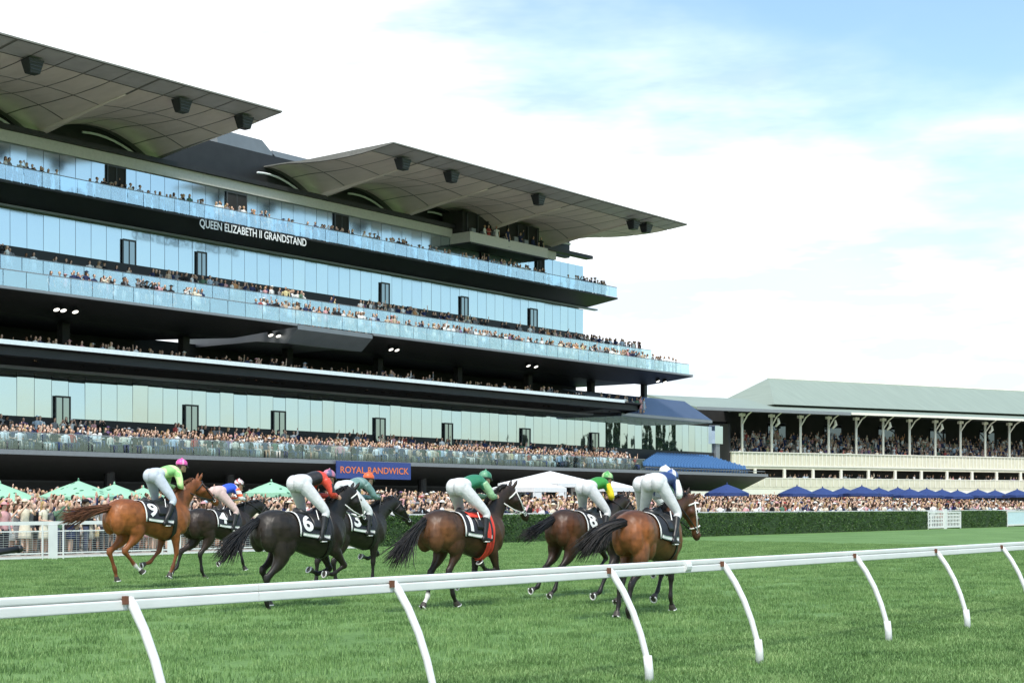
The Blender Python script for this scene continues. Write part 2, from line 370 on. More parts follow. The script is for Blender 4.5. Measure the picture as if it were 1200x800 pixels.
# ================================================================ far side of the course
FD = 40.0
fence = thing('mesh_fence', 'white course fence with wire mesh panels in front of the crowd', 'fence', (30, FD, 0))
fs0, fs1 = 12.0, sx(440, FD)
fp = [sx(61, FD)+k*4.6 for k in range(-3, 4)]
for tz, hh, nm in ((1.13, 0.055, 'top_rail'), (0.88, 0.02, 'middle_rail'), (0.20, 0.022, 'bottom_rail'), (0.075, 0.03, 'kick_board')):
    MB().box(fs0, fs1, FD-0.03, FD+0.03, tz-hh, tz+hh).build(nm, M_white, fence)
for s in fp:
    MB().box(s-0.16, s+0.16, FD-0.06, FD-0.032, -0.02, 1.07).build('post', M_white, fence)
    MB().box(s-0.40, s-0.35, FD-0.055, FD-0.032, 0.0, 1.07).build('side_post', M_white, fence)
    MB().box(s+0.35, s+0.40, FD-0.055, FD-0.032, 0.0, 1.07).build('side_post', M_white, fence)
wm_ = MB()
for k in range(9):
    z = 0.27+k*0.068; wm_.box(fs0, fs1, FD-0.004, FD+0.004, z-0.006, z+0.006)
s = fs0
while s < fs1: wm_.box(s-0.004, s+0.004, FD-0.010, FD-0.005, 0.1, 0.9); s += 0.2
w = wm_.build('wire_mesh', mat('wire', (0.42, 0.43, 0.42), 0.5, metal=0.4), fence); w['kind'] = 'stuff'
# clipped hedge
M_hedge = mat('hedge_core', (0.020, 0.045, 0.010), 0.8, var=0.4, scale=9, bump=0.5, bscale=14)
def leaf_mat(name, c0, c1, c2):
    m, t, b = nodes(name)
    gm = addn(t, 'ShaderNodeNewGeometry'); n1 = addn(t, 'ShaderNodeTexNoise'); n1.inputs['Scale'].default_value = 1.6; n1.inputs['Detail'].default_value = 4
    t.links.new(gm.outputs['Position'], n1.inputs['Vector'])
    mr = addn(t, 'ShaderNodeMath', operation='MULTIPLY_ADD'); mr.inputs[1].default_value = 0.4
    t.links.new(gm.outputs['Random Per Island'], mr.inputs[0]); t.links.new(n1.outputs['Fac'], mr.inputs[2])
    r = addn(t, 'ShaderNodeValToRGB'); e = r.color_ramp.elements
    e[0].position = 0.4; e[0].color = (*c0, 1); e[1].position = 1.0; e[1].color = (*c2, 1); k = e.new(0.7); k.color = (*c1, 1)
    t.links.new(mr.outputs[0], r.inputs[0]); t.links.new(r.outputs[0], b.inputs['Base Color'])
    b.inputs['Roughness'].default_value = 0.5; b.inputs['Specular IOR Level'].default_value = 0.35
    return m
M_leaf = leaf_mat('hedge_leaf', (0.022, 0.055, 0.010), (0.048, 0.105, 0.020), (0.085, 0.165, 0.035))
HDG = 41.4
def leaves_on(n, fn, size, seed):
    r = np.random.default_rng(seed)
    c = fn(n, r); a = r.normal(size=(n, 3)); a /= np.linalg.norm(a, axis=1)[:, None]
    b = np.cross(a, r.normal(size=(n, 3))); b /= np.linalg.norm(b, axis=1)[:, None]
    sz = size*r.uniform(0.6, 1.3, (n, 1))
    v = np.stack([c-a*sz, c+b*sz*0.5, c+a*sz, c-b*sz*0.5], 1).reshape(-1, 3)
    f = np.arange(n*4).reshape(-1, 4)
    return v, f
def hedge(s0, s1, label, nleaf):
    h = thing('hedge', label, 'hedge', ((s0+s1)/2, HDG+0.5, 0), group='clipped hedges along the home straight')
    H = 1.2; bm = bmesh.new(); nx = int((s1-s0)/0.35)
    r = random.Random(5)
    v = []; f = []
    pr = [(HDG, 0), (HDG, .3), (HDG, .6), (HDG, .9), (HDG+.05, H-.03), (HDG+.3, H), (HDG+.7, H), (HDG+1.0, H-.03), (HDG+1.0, 0)]
    for i in range(nx+1):
        for y, z in pr: v.append((s0+(s1-s0)*i/nx, y+r.uniform(-.035, .035), max(0, z+(r.uniform(-.035, .03) if z > .2 else 0))))
    k = len(pr)
    for i in range(nx):
        for j in range(k-1): f.append((i*k+j, (i+1)*k+j, (i+1)*k+j+1, i*k+j+1))
    f += [tuple(range(k)), tuple(range(nx*k, nx*k+k))[::-1]]
    add_mesh('foliage', v, f, M_hedge, h, True); bm.free()
    def fn(n, q):
        c = np.zeros((n, 3)); c[:, 0] = q.uniform(s0, s1, n); fr = q.uniform(0, 1, n) < 0.66
        c[:, 1] = np.where(fr, HDG+q.uniform(-.04, .05, n), q.uniform(HDG, HDG+1.0, n)); c[:, 2] = np.where(fr, q.uniform(0.02, H+.02, n), H+q.uniform(-.04, .05, n)); return c
    v, f = leaves_on(nleaf, fn, 0.05, 11)
    o = add_mesh('leaves', v, f, M_leaf, h); o['kind'] = 'stuff'
hx = [sx(440, HDG), sx(1087, HDG), sx(1127, HDG), sx(1180, HDG), sx(1203, HDG), sx(1260, HDG)]
hedge(hx[0], hx[1], 'long clipped green hedge between the mesh fence and the white lattice gate', 42000)
hedge(hx[2], hx[3], 'short clipped green hedge between the white lattice gate and the pale blue barrier', 6000)
hedge(hx[4], hx[5], 'clipped green hedge beyond the pale blue barrier', 4000)
# outer white rail standing behind the hedge
orl = thing('outer_rail', 'white outer rail running along the back of the hedge', 'rail', (80, HDG+1.25, 0))
MB().box(hx[0]-2, 150, HDG+1.2, HDG+1.28, 1.22, 1.31).build('rail_beam', M_white, orl)
s = hx[0]-1.5
while s < 150: MB().box(s-.04, s+.04, HDG+1.22, HDG+1.27, -.02, 1.22).build('post', M_white, orl); s += 3.0
def gate(s0, s1, label, mtl, slats, name):
    gt = thing(name, label, 'gate' if slats else 'barrier', ((s0+s1)/2, HDG, 0))
    H = 1.22
    fr = MB(); fr.box(s0, s0+.1, HDG, HDG+.08, 0, H).box(s1-.1, s1, HDG, HDG+.08, 0, H).box(s0+.1, s1-.1, HDG, HDG+.08, H-.1, H).box(s0+.1, s1-.1, HDG, HDG+.08, .08, .2)
    fr.build('frame', M_white, gt)
    if slats:
        MB().box((s0+s1)/2-.22, (s0+s1)/2+.22, HDG-.05, HDG+.1, 0, 1.4).build('centre_post', M_white, gt)
        n = int((s1-s0)/.28)
        for k in range(n):
            x = s0+.2+k*(s1-s0-.4)/(n-1)
            MB().box(x-.045, x+.045, HDG+.02, HDG+.05, .2, H-.1).build('slat', M_white, gt)
        for z in (.45, .7, .95): MB().box(s0+.1, s1-.1, HDG+.052, HDG+.07, z-.04, z+.04).build('cross_bar', M_white, gt)
    else:
        MB().box(s0+.1, s1-.1, HDG+.02, HDG+.06, .2, H-.1).build('infill_panel', mtl, gt)
gate(hx[1]+.1, hx[2]-.1, 'white lattice gate set between two lengths of hedge', M_white, True, 'course_gate')
gate(hx[3]+.1, hx[4]-.1, 'pale blue panelled barrier between the hedges', mat('pale_blue_panel', (0.55, 0.68, 0.74), 0.5, var=0.05), False, 'course_barrier')
# black padded boom by the fence at the edge of the track
bp_ = gp(24, 660); bm0 = thing('padded_boom', 'black padded boom arm tilted over the turf by the mesh fence', 'boom', (bp_.x-3.2, bp_.y+.3, 0))
MB().tube([(bp_.x-3.2, bp_.y+.3, 0.0), (bp_.x-3.2, bp_.y+.3, 0.22)], [.22, .05], 10).build('stand', M_black, bm0)
MB().tube([(bp_.x-3.6, bp_.y+.3, 0.08), (bp_.x-1.4, bp_.y+.1, 0.27), (bp_.x-.1, bp_.y, 0.42)], [.05, .09, .10], 10).build('arm', M_black, bm0, True)
MB().tube([(bp_.x-.1, bp_.y, 0.42), (bp_.x+.03, bp_.y, 0.435)], [.12, .10], 10).build('pad', M_black, bm0, True)
# ================================================================ the main grandstand
def zl(D, y): return zp(0, y, D)
S0 = 34.0
gs = thing('grandstand', 'huge modern glass grandstand with stacked black balconies and cantilevered roofs', 'grandstand', (80, 91, 0))
TF, TG, LF, UG, L5, RF, RB = 76.0, 86.0, 80.0, 91.0, 87.0, 78.0, 92.0
z_t = zl(TF, 527); z_tg0, z_tg1 = zl(TG, 486), zl(TG, 434)
z_3 = zl(LF, 402); z_3b = zl(83, 428)
z_4 = zl(LF, 335); z_4b = zl(84.5, 365)
z_5 = zl(L5, 210); z_5b = zl(89, 238)
z_g40, z_g41 = zl(UG, 287), zl(UG, 243)
z_g51, z_hd = zl(UG, 166), zl(UG, 152)
z_r = zl(RF, 41)
E_up = sx(683, UG)                       # right end of the upper storeys
E_r = sx(806, RF)                        # right end of the roof
E_t = sx(899, TF)                        # right end of the terrace front
# terrace: raked deck, soffit, edge
steps = [(TF, z_t-.25), (TF, z_t)]; D = TF+1.2; z = z_t
while D < TG-1.0:
    steps.append((D, z)); z += .10; steps.append((D, z)); D += .85
steps += [(TG+1, z), (TG+1, z-1.5), (TF+5.5, 3.1), (TF+5.5, z_t-1.6)]
z_tback = z
SK = 0.75
MB().prism(steps, S0, E_t, SK).build('terrace_deck', M_clad, gs)
MB().box(S0, E_t, TF-.12, TF-.003, z_t-.22, z_t+.06).build('terrace_edge', M_edge, gs)
MB().box(S0, E_t-6, TF+5.6, TF+6, 0.9, 3.3).build('ground_floor_wall', M_dark, gs)
for k in range(9):
    s = S0+5+k*10.0; MB().tube([(s, TF+3.6, 0.9), (s, TF+3.6, 4.0)], .35, 12).build('column', M_clad, gs)
def floor_t(D):                         # terrace standing level
    if D < TF+1.2: return z_t
    return min(z_t+.10*(1+math.floor((D-TF-1.2)/.85)), z_tback)
# terrace glazing
SP = 1.32
pane_me = {}
def pane_mesh(w, h, m):
    k = (round(w, 3), round(h, 3), m.name)
    if k not in pane_me:
        b = MB().box(-w/2, w/2, -.02, .02, -h/2, h/2)
        me = bpy.data.meshes.new('pane'); me.from_pydata(b.v, [], b.f); me.materials.append(m); pane_me[k] = me
    return pane_me[k]
def panes(parent, s0, s1, D, z0, z1, m, sp=SP, gap=.035, name='pane', tilt=.22, skip=()):
    n = max(1, round((s1-s0)/sp)); sp = (s1-s0)/n
    r = random.Random(int(D*10)+int(z0*10))
    me = pane_mesh(sp-gap, z1-z0, m)
    for k in range(n):
        s = s0+(k+.5)*sp
        o = bpy.data.objects.new(name, me); COL.objects.link(o); o.location = (s, D, (z0+z1)/2); put_under(o, parent)
        o.rotation_euler = (R(r.gauss(0, tilt)), 0, R(r.gauss(0, tilt)))
def glazing(s0, s1, D, z0, z1, m, name='glazing'):
    gz = MB().box(s0, s1, D+.06, D+.12, z0-.02, z1+.02).build(name, M_frame, gs)
    panes(gz, s0, s1, D, z0, z1, m)
    return gz
E_tg = sx(836, TG)
MB().box(S0, E_tg, TG-.05, TG+.2, z_tback-.1, z_tg0-.02).build('upstand', M_clad, gs)
glazing(S0, E_tg, TG, z_tg0, z_tg1, M_glass2, 'terrace_glazing')
MB().box(E_tg+.05, E_tg+.9, TG-.3, TG+.6, z_tback-.4, z_tg1+.2).build('corner_pillar', M_edge, gs)
MB().box(E_tg-.4, E_tg+1.3, TG-.45, TG+.7, z_tg0+1.0, z_tg1+.1).build('corner_glass_box', M_glass2, gs)
# level three: slab with inward leaning fascia, then the outward flaring navy wing at the end
E_3 = sx(703, LF)
MB().prism([(LF, z_3), (83, z_3b), (TG+.15, z_3b-.04), (93, z_3b), (93, z_3b+.3), (83.2, z_3b+.3), (82.6, z_3b+.45), (LF+.4, z_3-.62), (LF+.4, z_3+.1), (LF, z_3+.1)], S0, E_3+7).build('level_three_slab', M_clad, gs)
MB().prism([(82.93, z_3b-.10), (83.4, z_3b-.10), (83.4, z_3b+.05), (82.80, z_3b+.05)], S0, E_3+3).build('soffit_trim', M_edge, gs)
MB().box(S0, E_3+4, LF-.10, LF-.02, z_3-.02, z_3+.26).build('level_three_band', M_frost, gs)
wgs1 = sx(834, 82)
wz0, wz1 = zp(834, 492, 82), zp(802, 470, 84.5)
ws = sx(802, 84.5)
a0, a1 = E_3+.02, E_3+6.5
wing_v = [(a0, 83, z_3b), (a0, LF, z_3+.1), (a1, 82, wz0), (a1, 84.5, wz1), (wgs1, 82, wz0), (ws, 84.5, wz1), (ws+1, 92, wz1), (wgs1+2, 92, wz0), (a0, 92, wz1)]
MB().raw([(a1, 82, wz0), (wgs1, 82, wz0), (ws, 84.5, wz1), (a1, 84.5, wz1), (a1, 82, wz0-.35), (wgs1, 82, wz0-.35), (wgs1+1.5, 92, wz0-.35), (a1, 92, wz0-.35), (ws+1, 92, wz1), (a1, 92, wz1)],
         [(0, 1, 2, 3), (0, 4, 5, 1), (4, 7, 6, 5), (3, 2, 8, 9), (1, 5, 6, 8, 2), (0, 3, 9, 7, 4)]).build('wing_roof', M_navy, gs)
MB().raw([(a0, 83, z_3b), (a1, 82, wz0-.02), (a1, 84.5, wz1), (a0, LF, z_3+.11), (a0, 84.5, wz1)],
         [(0, 1, 3), (1, 2, 3), (3, 2, 4)]).build('wing_transition', M_cladg, gs)
MB().box(a1, wgs1+.02, 81.93, 81.99, wz0-.30, wz0-.04).build('wing_edge', M_edge, gs)
MB().box(S0, E_up-.5, 91.5, 92, z_3+.1, z_4b+.2).build('level_three_wall', M_dark, gs)
for k in range(9):
    s = S0+6+k*10.3
    if s < E_up: MB().box(s-.3, s+.3, 86.5, 87.1, z_3+.1, z_4b+.5).build('column', M_dark, gs)
for s in (E_up+2.2, ): MB().box(s-.25, s+.25, 84.6, 85.1, z_3+.1, z_4b+.5).build('column', M_clad, gs)
# level four balcony: two lengths with a grey recessed link between
g0, g1 = sx(349, LF), sx(437, LF)
E_4 = sx(812, LF)
prof4 = [(LF, z_4-.16), (84.5, z_4b), (93, z_4b), (93, z_4+3.0), (UG, z_4+3.0), (UG, z_4+2.2), (85.0, z_4+1.9), (85.0, z_4), (LF, z_4)]
MB().prism(prof4, S0, g0, -.5).build('level_four_balcony', M_clad, gs)
MB().prism(prof4, g1, E_up).build('level_four_balcony', M_clad, gs)
MB().prism([(LF, z_4-.16), (84.5, z_4b), (86, z_4b+.3), (86, z_4), (LF, z_4)], E_up+.01, E_4, -.35).build('level_four_prow', M_clad, gs)
MB().prism([(81.2, z_4-1.3), (84.5, z_4b-.05), (93, z_4b-.05), (93, z_4+2.9), (85.1, z_4+1.89), (85.1, z_4-.02), (LF+.02, z_4-.02), (LF+.02, z_4-.35)], g0+.02, g1-.02).build('link_panel', M_cladg, gs)
for s, e in ((S0, g0), (g1, E_4)): MB().box(s, e-.1, LF-.08, LF-.004, z_4-.12, z_4+.05).build('balcony_edge', M_edge, gs)
def balustrade(s0, s1, D, z0, h, name='balustrade', sp=1.6, gm=M_bal):
    b = MB().box(s0, s1, D-.03, D+.03, z0+h, z0+h+.05).build(name, M_edge, gs)
    panes(b, s0, s1, D, z0+.04, z0+h-.01, gm, sp, .05, 'glass_panel', .25)
balustrade(S0, E_4-.6, LF+.08, z_4+.02, 1.02)
balustrade(S0, E_up+4, 85.08, z_4+1.9, 0.95)
E_bal = sx(757, TF)
balustrade(S0, E_bal, TF+.1, z_t+.05, 1.0, gm=M_bal2)
MB().box(E_bal, E_t-.3, TF+.07, TF+.13, z_t+.3, z_t+.36).build('hand_rail', M_edge, gs)
# level four glazing and level five
glazing(S0, E_up, UG, z_g40, z_g41, M_glass)
MB().box(S0, E_up, UG-.3, UG-.04, z_4+2.2, z_g40-.01).build('upstand', M_clad, gs)
MB().prism([(L5, z_5-.14), (UG-.35, zl(UG-.35, 238)), (UG+.4, zl(UG-.35, 238)+.02), (93, z_5b), (93, z_5), (L5, z_5)], S0, E_up+.6, -.1).build('level_five_balcony', M_clad, gs)
MB().prism([(UG-.50, zl(UG-.35, 238)-.15), (UG-.05, zl(UG-.35, 238)-.15), (UG-.05, zl(UG-.35, 238)-.01), (UG-.50, zl(UG-.35, 238)-.01)], S0, E_up+2.0).build('soffit_trim', M_cladg, gs)
balustrade(S0, E_up+.5, L5+.06, z_5+.02, 1.0, sp=1.4)
glazing(S0, E_up, UG, z_5+.02, z_g51, M_glass)
MB().box(S0, E_up-5, UG-.25, UG+.05, z_g51+.02, z_hd).build('header', M_header, gs)
MB().box(S0, E_up+1.0, UG-.6, UG+.3, z_hd+.01, z_hd+.35).build('gutter', M_clad, gs)
# side walls of glass
MB().box(E_up+.04, E_up+.12, UG+.05, UG+9, z_5, z_g51).build('end_wall', M_glass, gs)
MB().box(E_up+.04, E_up+.12, UG+.05, UG+9, z_g40, z_g41).build('end_wall', M_glass, gs)
# doors in the glazing
M_doorglass = mirror_glass('door_glass', (0.42, 0.48, 0.50), (0.04, 0.045, 0.05), 0.7)
def door(x, y0, y1, wpx, D, parent_mat=M_doorglass, hang=1.6):
    s = sx(x, D); Z = D/(SA-CA*(x-CX)/F); w = wpx/(F*D/Z**2)
    za, zb = zp(x, y1, D), zp(x, y0, D)
    za = zb-2.5 if zb-za < 2.2 else za-.3
    d = MB(); y = D-.12
    d.box(s-w/2-.06, s-w/2, y-.10, y, za, zb+.12).box(s+w/2, s+w/2+.06, y-.10, y, za, zb+.12).box(s-w/2, s+w/2, y-.10, y, zb, zb+.12)
    dd = d.build('door', M_frame, gs)
    MB().box(s-w/2, s+w/2, y-.03, y+.01, za, zb).build('door_leaf', parent_mat, dd)
    MB().box(s-.03, s+.03, y-.07, y-.032, za, zb).build('door_stile', M_frame, dd)
for x, y0, y1, w in ((135, 197, 218, 20), (276, 228, 250, 22), (399, 253, 273, 15), (567, 298, 314, 8), (632, 304, 321, 8)): door(x, y0, y1, w, UG, M_dark)
for x, y0, y1, w in ((150, 283, 312, 14), (235, 297, 320, 10), (450, 333, 358, 9), (543, 349, 370, 8), (624, 363, 384, 8)): door(x, y0, y1, w, UG)
for x, y0, y1, w in ((72, 466, 500, 16), (223, 476, 506, 14), (326, 483, 512, 13), (444, 491, 516, 11), (524, 497, 518, 9), (615, 503, 523, 9), (696, 508, 526, 8)): door(x, y0, y1, w, TG)
# ------------------------------------------------ roofs
ribs = [30.2, 40.7, 51.2, 61.7, 72.2, 78.6, 89.1, 99.6, 110.1, 120.6, 131.1]
def zroof(s, D):
    t = min(max((D-RF)/(RB-RF), 0), 1.2); i = max(k for k in range(len(ribs)) if ribs[k] <= s)
    w = (s-ribs[i])/(ribs[i+1]-ribs[i]); a = 1-(2*w-1)**2
    return z_r-.12*min(1, t*4)+t**1.2*(-1.45+1.75*a*min(1, t*1.2))
def roof(s0, s1):
    rf = None; ns = 4*round((s1-s0)); nd = 14
    v = []; f = []
    for i in range(ns+1):
        s = s0+(s1-s0)*i/ns
        for j in range(nd+1): v.append((s, RF+(RB-RF+2)*j/nd, zroof(s-1e-4, RF+(RB-RF+2)*j/nd)+.06))
    k = nd+1
    f = [(i*k+j, i*k+j+1, (i+1)*k+j+1, (i+1)*k+j) for i in range(ns) for j in range(nd)]
    b = len(v)                                       # smooth top skin
    for i in range(ns+1):
        s = s0+(s1-s0)*i/ns
        for j in range(nd+1): v.append((s, RF+(RB-RF+2)*j/nd, max(z_r+.16, zroof(s-1e-4, RF+(RB-RF+2)*j/nd)+.16)))
    f += [(b+i*k+j, b+(i+1)*k+j, b+(i+1)*k+j+1, b+i*k+j+1) for i in range(ns) for j in range(nd)]
    for i in range(ns): f += [(i*k, (i+1)*k, b+(i+1)*k, b+i*k), (i*k+nd, b+i*k+nd, b+(i+1)*k+nd, (i+1)*k+nd)]
    for j in range(nd): f += [(j, b+j, b+j+1, j+1), (ns*k+j, ns*k+j+1, b+ns*k+j+1, b+ns*k+j)]
    rf = add_mesh('roof', v, f, mat('roof_skin', (0.20, 0.195, 0.175), 0.6), gs)
    rows = [RF+.02, RF+2.3, RF+6.3, RF+10.2, RF+14.0]
    cuts = [s0]+[r for r in ribs if s0+1 < r < s1-1]+[s1]
    for c0, c1 in zip(cuts[:-1], cuts[1:]):
        n = max(1, round((c1-c0)/2.1))
        for q in range(n):
            pa, pb = c0+(c1-c0)*q/n+.05, c0+(c1-c0)*(q+1)/n-.05
            if q == 0 and c0 != s0: pa += .12
            for ri in range(4):
                if ri == 0 and q % 1: continue
                da, db = rows[ri]+.06, rows[ri+1]-.06
                vv = []; nn = 4
                for i in range(nn+1):
                    s = pa+(pb-pa)*i/nn
                    for j in range(nn+1):
                        D = da+(db-da)*j/nn; vv.append((s, D, zroof(s, D)+.015))
                kk = nn+1
                ff = [(i*kk+j, i*kk+j+1, (i+1)*kk+j+1, (i+1)*kk+j) for i in range(nn) for j in range(nn)]
                add_mesh('fascia_panel' if ri == 0 else 'soffit_panel', vv, ff, M_roofedge if ri == 0 else M_soffit, rf, True)
    for r in ribs:                                   # ribs under the valleys
        if s0+1 < r < s1-1:
            pts = [(r, D, zroof(r+.01, D)-.02) for D in np.linspace(RF+3.5, RB, 8)]
            MB().tube(pts, [.06, .08, .11, .14, .17, .2, .23, .26], 8).build('rib', M_soffit, rf, True)
            MB().box(r-.12, r+.12, RB-.5, RB-.2, zroof(r+.01, RB)-1.2, zroof(r+.01, RB)).build('rib_foot', M_letter, rf)
    return rf
rA = roof(S0, sx(331, RF)); rB = roof(sx(461, RF), E_r)
# dark clerestory behind the roof arches and the recess between the two roofs
MB().box(S0, E_up-.2, RB+.55, RB+1.2, z_hd+.2, zp(300, 180, 93)).build('clerestory_wall', M_clad, gs)
for i in range(len(ribs)-1):                         # curved bright eyebrow trims over the arches
    ra, rb2 = ribs[i], ribs[i+1]
    if rb2 < S0+8 or ra > E_up-3 or 70 < ra < 78: continue
    s_ = [max(ra, S0)+(rb2-max(ra, S0))*q for q in np.linspace(.40, .93, 9)]
    pts = [(s, RB+.1, zroof(s, RB)-.55) for s in s_ if s < E_up-.3]
    if len(pts) > 2: MB().tube(pts, .09, 6).build('arch_trim', M_letter, gs)
# rooftop plant room seen in the gap between the roofs
p0, p1 = sx(255, 104), sx(324, 104)
zpa = zp(290, 160, 104)
MB().raw([(p0, 104, 29), (p1, 104, 29), (p1-.2, 104, zpa-1.2), (p1-1.8, 104, zpa), (p0, 104, zpa), (p0, 112, 29), (p1, 112, 29), (p1-.2, 112, zpa-1.2), (p1-1.8, 112, zpa), (p0, 112, zpa)],
         [(0, 1, 2, 3, 4), (9, 8, 7, 6, 5), (1, 6, 7, 2), (2, 7, 8, 3), (3, 8, 9, 4), (0, 4, 9, 5)]).build('plant_room', M_cladg, gs)
MB().box(p1-.5, sx(386, 104), 104, 110, 29, zp(350, 184, 104)).build('roof_upstand', M_edge, gs)
# flood lights slung under the roof edge
for x, y in ((38, 64), (213, 110), (286, 132), (472, 182), (529, 195), (631, 225), (742, 253), (757, 257)):
    D = RF+2.0; s = sx(x, D); z = zroof(s, D)
    b = MB().raw([(s-.55, D-.45, z-.12), (s+.55, D-.45, z-.12), (s+.55, D+.45, z-.12), (s-.55, D+.45, z-.12), (s-.34, D-.30, z-.95), (s+.34, D-.30, z-.95), (s+.34, D+.30, z-.95), (s-.34, D+.30, z-.95)],
                 [(0, 1, 2, 3), (7, 6, 5, 4), (0, 4, 5, 1), (1, 5, 6, 2), (2, 6, 7, 3), (3, 7, 4, 0)])
    fl = b.build('floodlight', M_black, gs)
    MB().box(s-.08, s+.08, D-.08, D+.08, z-.12, z+.05).build('bracket', M_black, fl)
    for q in range(3): MB().box(s-.46+q*.06, s+.46-q*.06, D-.47+q*.04, D-.42+q*.04, z-.36-q*.2, z-.31-q*.2).build('louvre', M_frame, fl)
# broadcast box hung below the roof
b0, b1 = sx(551, 88.5), sx(642, 88.5)
zb1, zb0 = zp(551, 271, 88.5), zp(551, 283, 88.5)
bx_ = MB().box(b0, b1, 88.5, UG-.06, zb0, zb1).build('broadcast_box', M_header, gs)
MB().box(b0+.02, b1-.02, 88.45, UG-.1, zb0-.16, zb0-.02).build('box_base', M_clad, bx_)
MB().box(b0+.1, b1-.1, 89.5, UG+1, zb1+.02, zb1+2.1).build('box_opening', M_dark, bx_)
for q in range(8):
    s = b0+.6+q*(b1-b0-1.2)/7; MB().box(s-.05, s+.05, 89.3, 89.45, zb1, zb1+1.9).build('box_mullion', M_frame, bx_)
for q in range(6):
    s = b0+1+q*1.6; MB().box(s-.3, s+.3, 88.9, 89.2, zb1+.02, zb1+random.uniform(.3, .8)).build('monitor', M_cladg, bx_)
# spot lamps under the level four balcony (lit)
def lamp_mat():
    m, t, b = nodes('lamp_lit'); b.inputs['Base Color'].default_value = (.9, .9, .85, 1)
    n = addn(t, 'ShaderNodeTexNoise'); n.inputs['Scale'].default_value = 6; mr = addn(t, 'ShaderNodeMapRange'); mr.inputs['To Min'].default_value = .9; mr.inputs['To Max'].default_value = 1.0
    t.links.new(n.outputs[0], mr.inputs[0]); b.inputs['Emission Color'].default_value = (1, .95, .85, 1); t.links.new(mr.outputs[0], b.inputs['Emission Strength'])
    return m
M_lamp = lamp_mat()
for x, y in ((65, 354), (73, 355), (87, 358), (316, 386), (325, 387), (457, 404), (464, 404), (618, 424), (627, 425), (770, 442), (778, 443)):
    D = 82.0; s = sx(x, D); z = z_4-.16+(z_4b-z_4+.16)*(D-LF)/4.5
    ho = MB().tube([(s, D, z-.02), (s, D-.12, z-.26)], [.2, .26], 10).build('spot_lamp', M_black, gs)
    MB().tube([(s, D-.121, z-.262), (s, D-.124, z-.268)], [.2, .2], 10).build('lens', M_lamp, ho)
# writing on the level five fascia
def place_text(name, txt, x0, x1, D, zc, m, parent, hgt, lean=0.0, bold=0.004):
    me = text_mesh(txt, 1.0, bold, 1.0, 0.0); n = len(me.vertices)
    co = np.zeros(n*3, np.float32); me.vertices.foreach_get('co', co); co = co.reshape(-1, 3)
    a, b = co.min(0), co.max(0); s0_, s1_ = sx(x0, D), sx(x1, D)
    xs = s0_+(co[:, 0]-a[0])/(b[0]-a[0])*(s1_-s0_); zs = (co[:, 1]-a[1])/(b[1]-a[1])
    out = np.stack([xs, D+lean*(1-zs), zc+(zs-.5)*hgt], 1)
    me.vertices.foreach_set('co', out.astype(np.float32).ravel()); me.update()
    bm = bmesh.new(); bm.from_mesh(me); bm.verts.ensure_lookup_table(); seen = set()      # one object per letter
    for v0 in bm.verts:
        if v0.index in seen: continue
        st_ = [v0]; grp = []
        while st_:
            q = st_.pop()
            if q.index in seen: continue
            seen.add(q.index); grp.append(q); st_ += [e.other_vert(q) for e in q.link_edges]
        ix = {q.index: i for i, q in enumerate(grp)}
        fs = {f for q in grp for f in q.link_faces}
        add_mesh(name, [q.co for q in grp], [[ix[w.index] for w in f.verts] for f in fs], m, parent)
    bm.free()
zsg = zp(300, 275, L5-.02)
sgn = MB().box(sx(234, L5), sx(359, L5), L5-.04, L5-.003, z_5-.13, z_5-.09).build('sign_rail', M_black, gs)
place_text('letter', 'QUEEN ELIZABETH II GRANDSTAND', 234, 359, L5-.06, z_5-.46, M_letter, sgn, .72, 0, .016)
# blue course banner below the terrace
bz0, bz1 = zp(440, 561, TF-.3), zp(440, 541, TF-.3)
ban = MB().box(sx(394, TF-.3), sx(481, TF-.3), TF-.34, TF-.26, bz0, bz1).build('banner', M_banner, gs)
place_text('letter', 'ROYAL RANDWICK', 399, 479, TF-.36, (bz0+bz1)/2, M_orange, ban, .48, 0, .012)
# blue seats at the end of the terrace
sb = MB(); sb.box(-.22, .22, -.02, .40, .40, .46); sb.raw([(-.22, .40, .42), (.22, .40, .42), (.20, .50, .86), (-.20, .50, .86), (-.22, .44, .42), (.22, .44, .42), (.20, .54, .86), (-.20, .54, .86)], [(0, 1, 2, 3), (7, 6, 5, 4), (0, 4, 5, 1), (1, 5, 6, 2), (2, 6, 7, 3), (3, 7, 4, 0)]); sb.box(-.04, .04, .15, .22, 0, .40)
seat_me = bpy.data.meshes.new('seat'); seat_me.from_pydata(sb.v, [], sb.f); seat_me.materials.append(M_blueseat)
bst = [(TF+1.2, z_t+.01)]
for row in range(9): bst += [(TF+1.2+row*.85, z_t+.1+row*.17), (TF+1.2+(row+1)*.85, z_t+.1+row*.17)]
bst += [(TF+1.2+9*.85, z_t+.01)]
blk = MB().box(sx(757, TF)+.3, E_t-.9, TF+1.14, TF+1.19, z_t+.01, z_t+.12).build('seat_block', M_cladg, gs)
for row in range(9):
    D = TF+1.2+row*.85; MB().box(sx(757+row*2, D), E_t-1.0+SK*.8*row*.85, D, D+.85, z_t-.3, z_t+.1+row*.17).build('seat_tread', M_cladg, blk)
for row in range(9):
    D = TF+1.35+row*.85; s = sx(757+row*2, D)+.4
    while s < E_t-1.3+SK*.8*(D-TF-1.2):
        o = add_obj('seat', seat_me, blk, (s, D, z_t+.11+row*.17)); s += .56
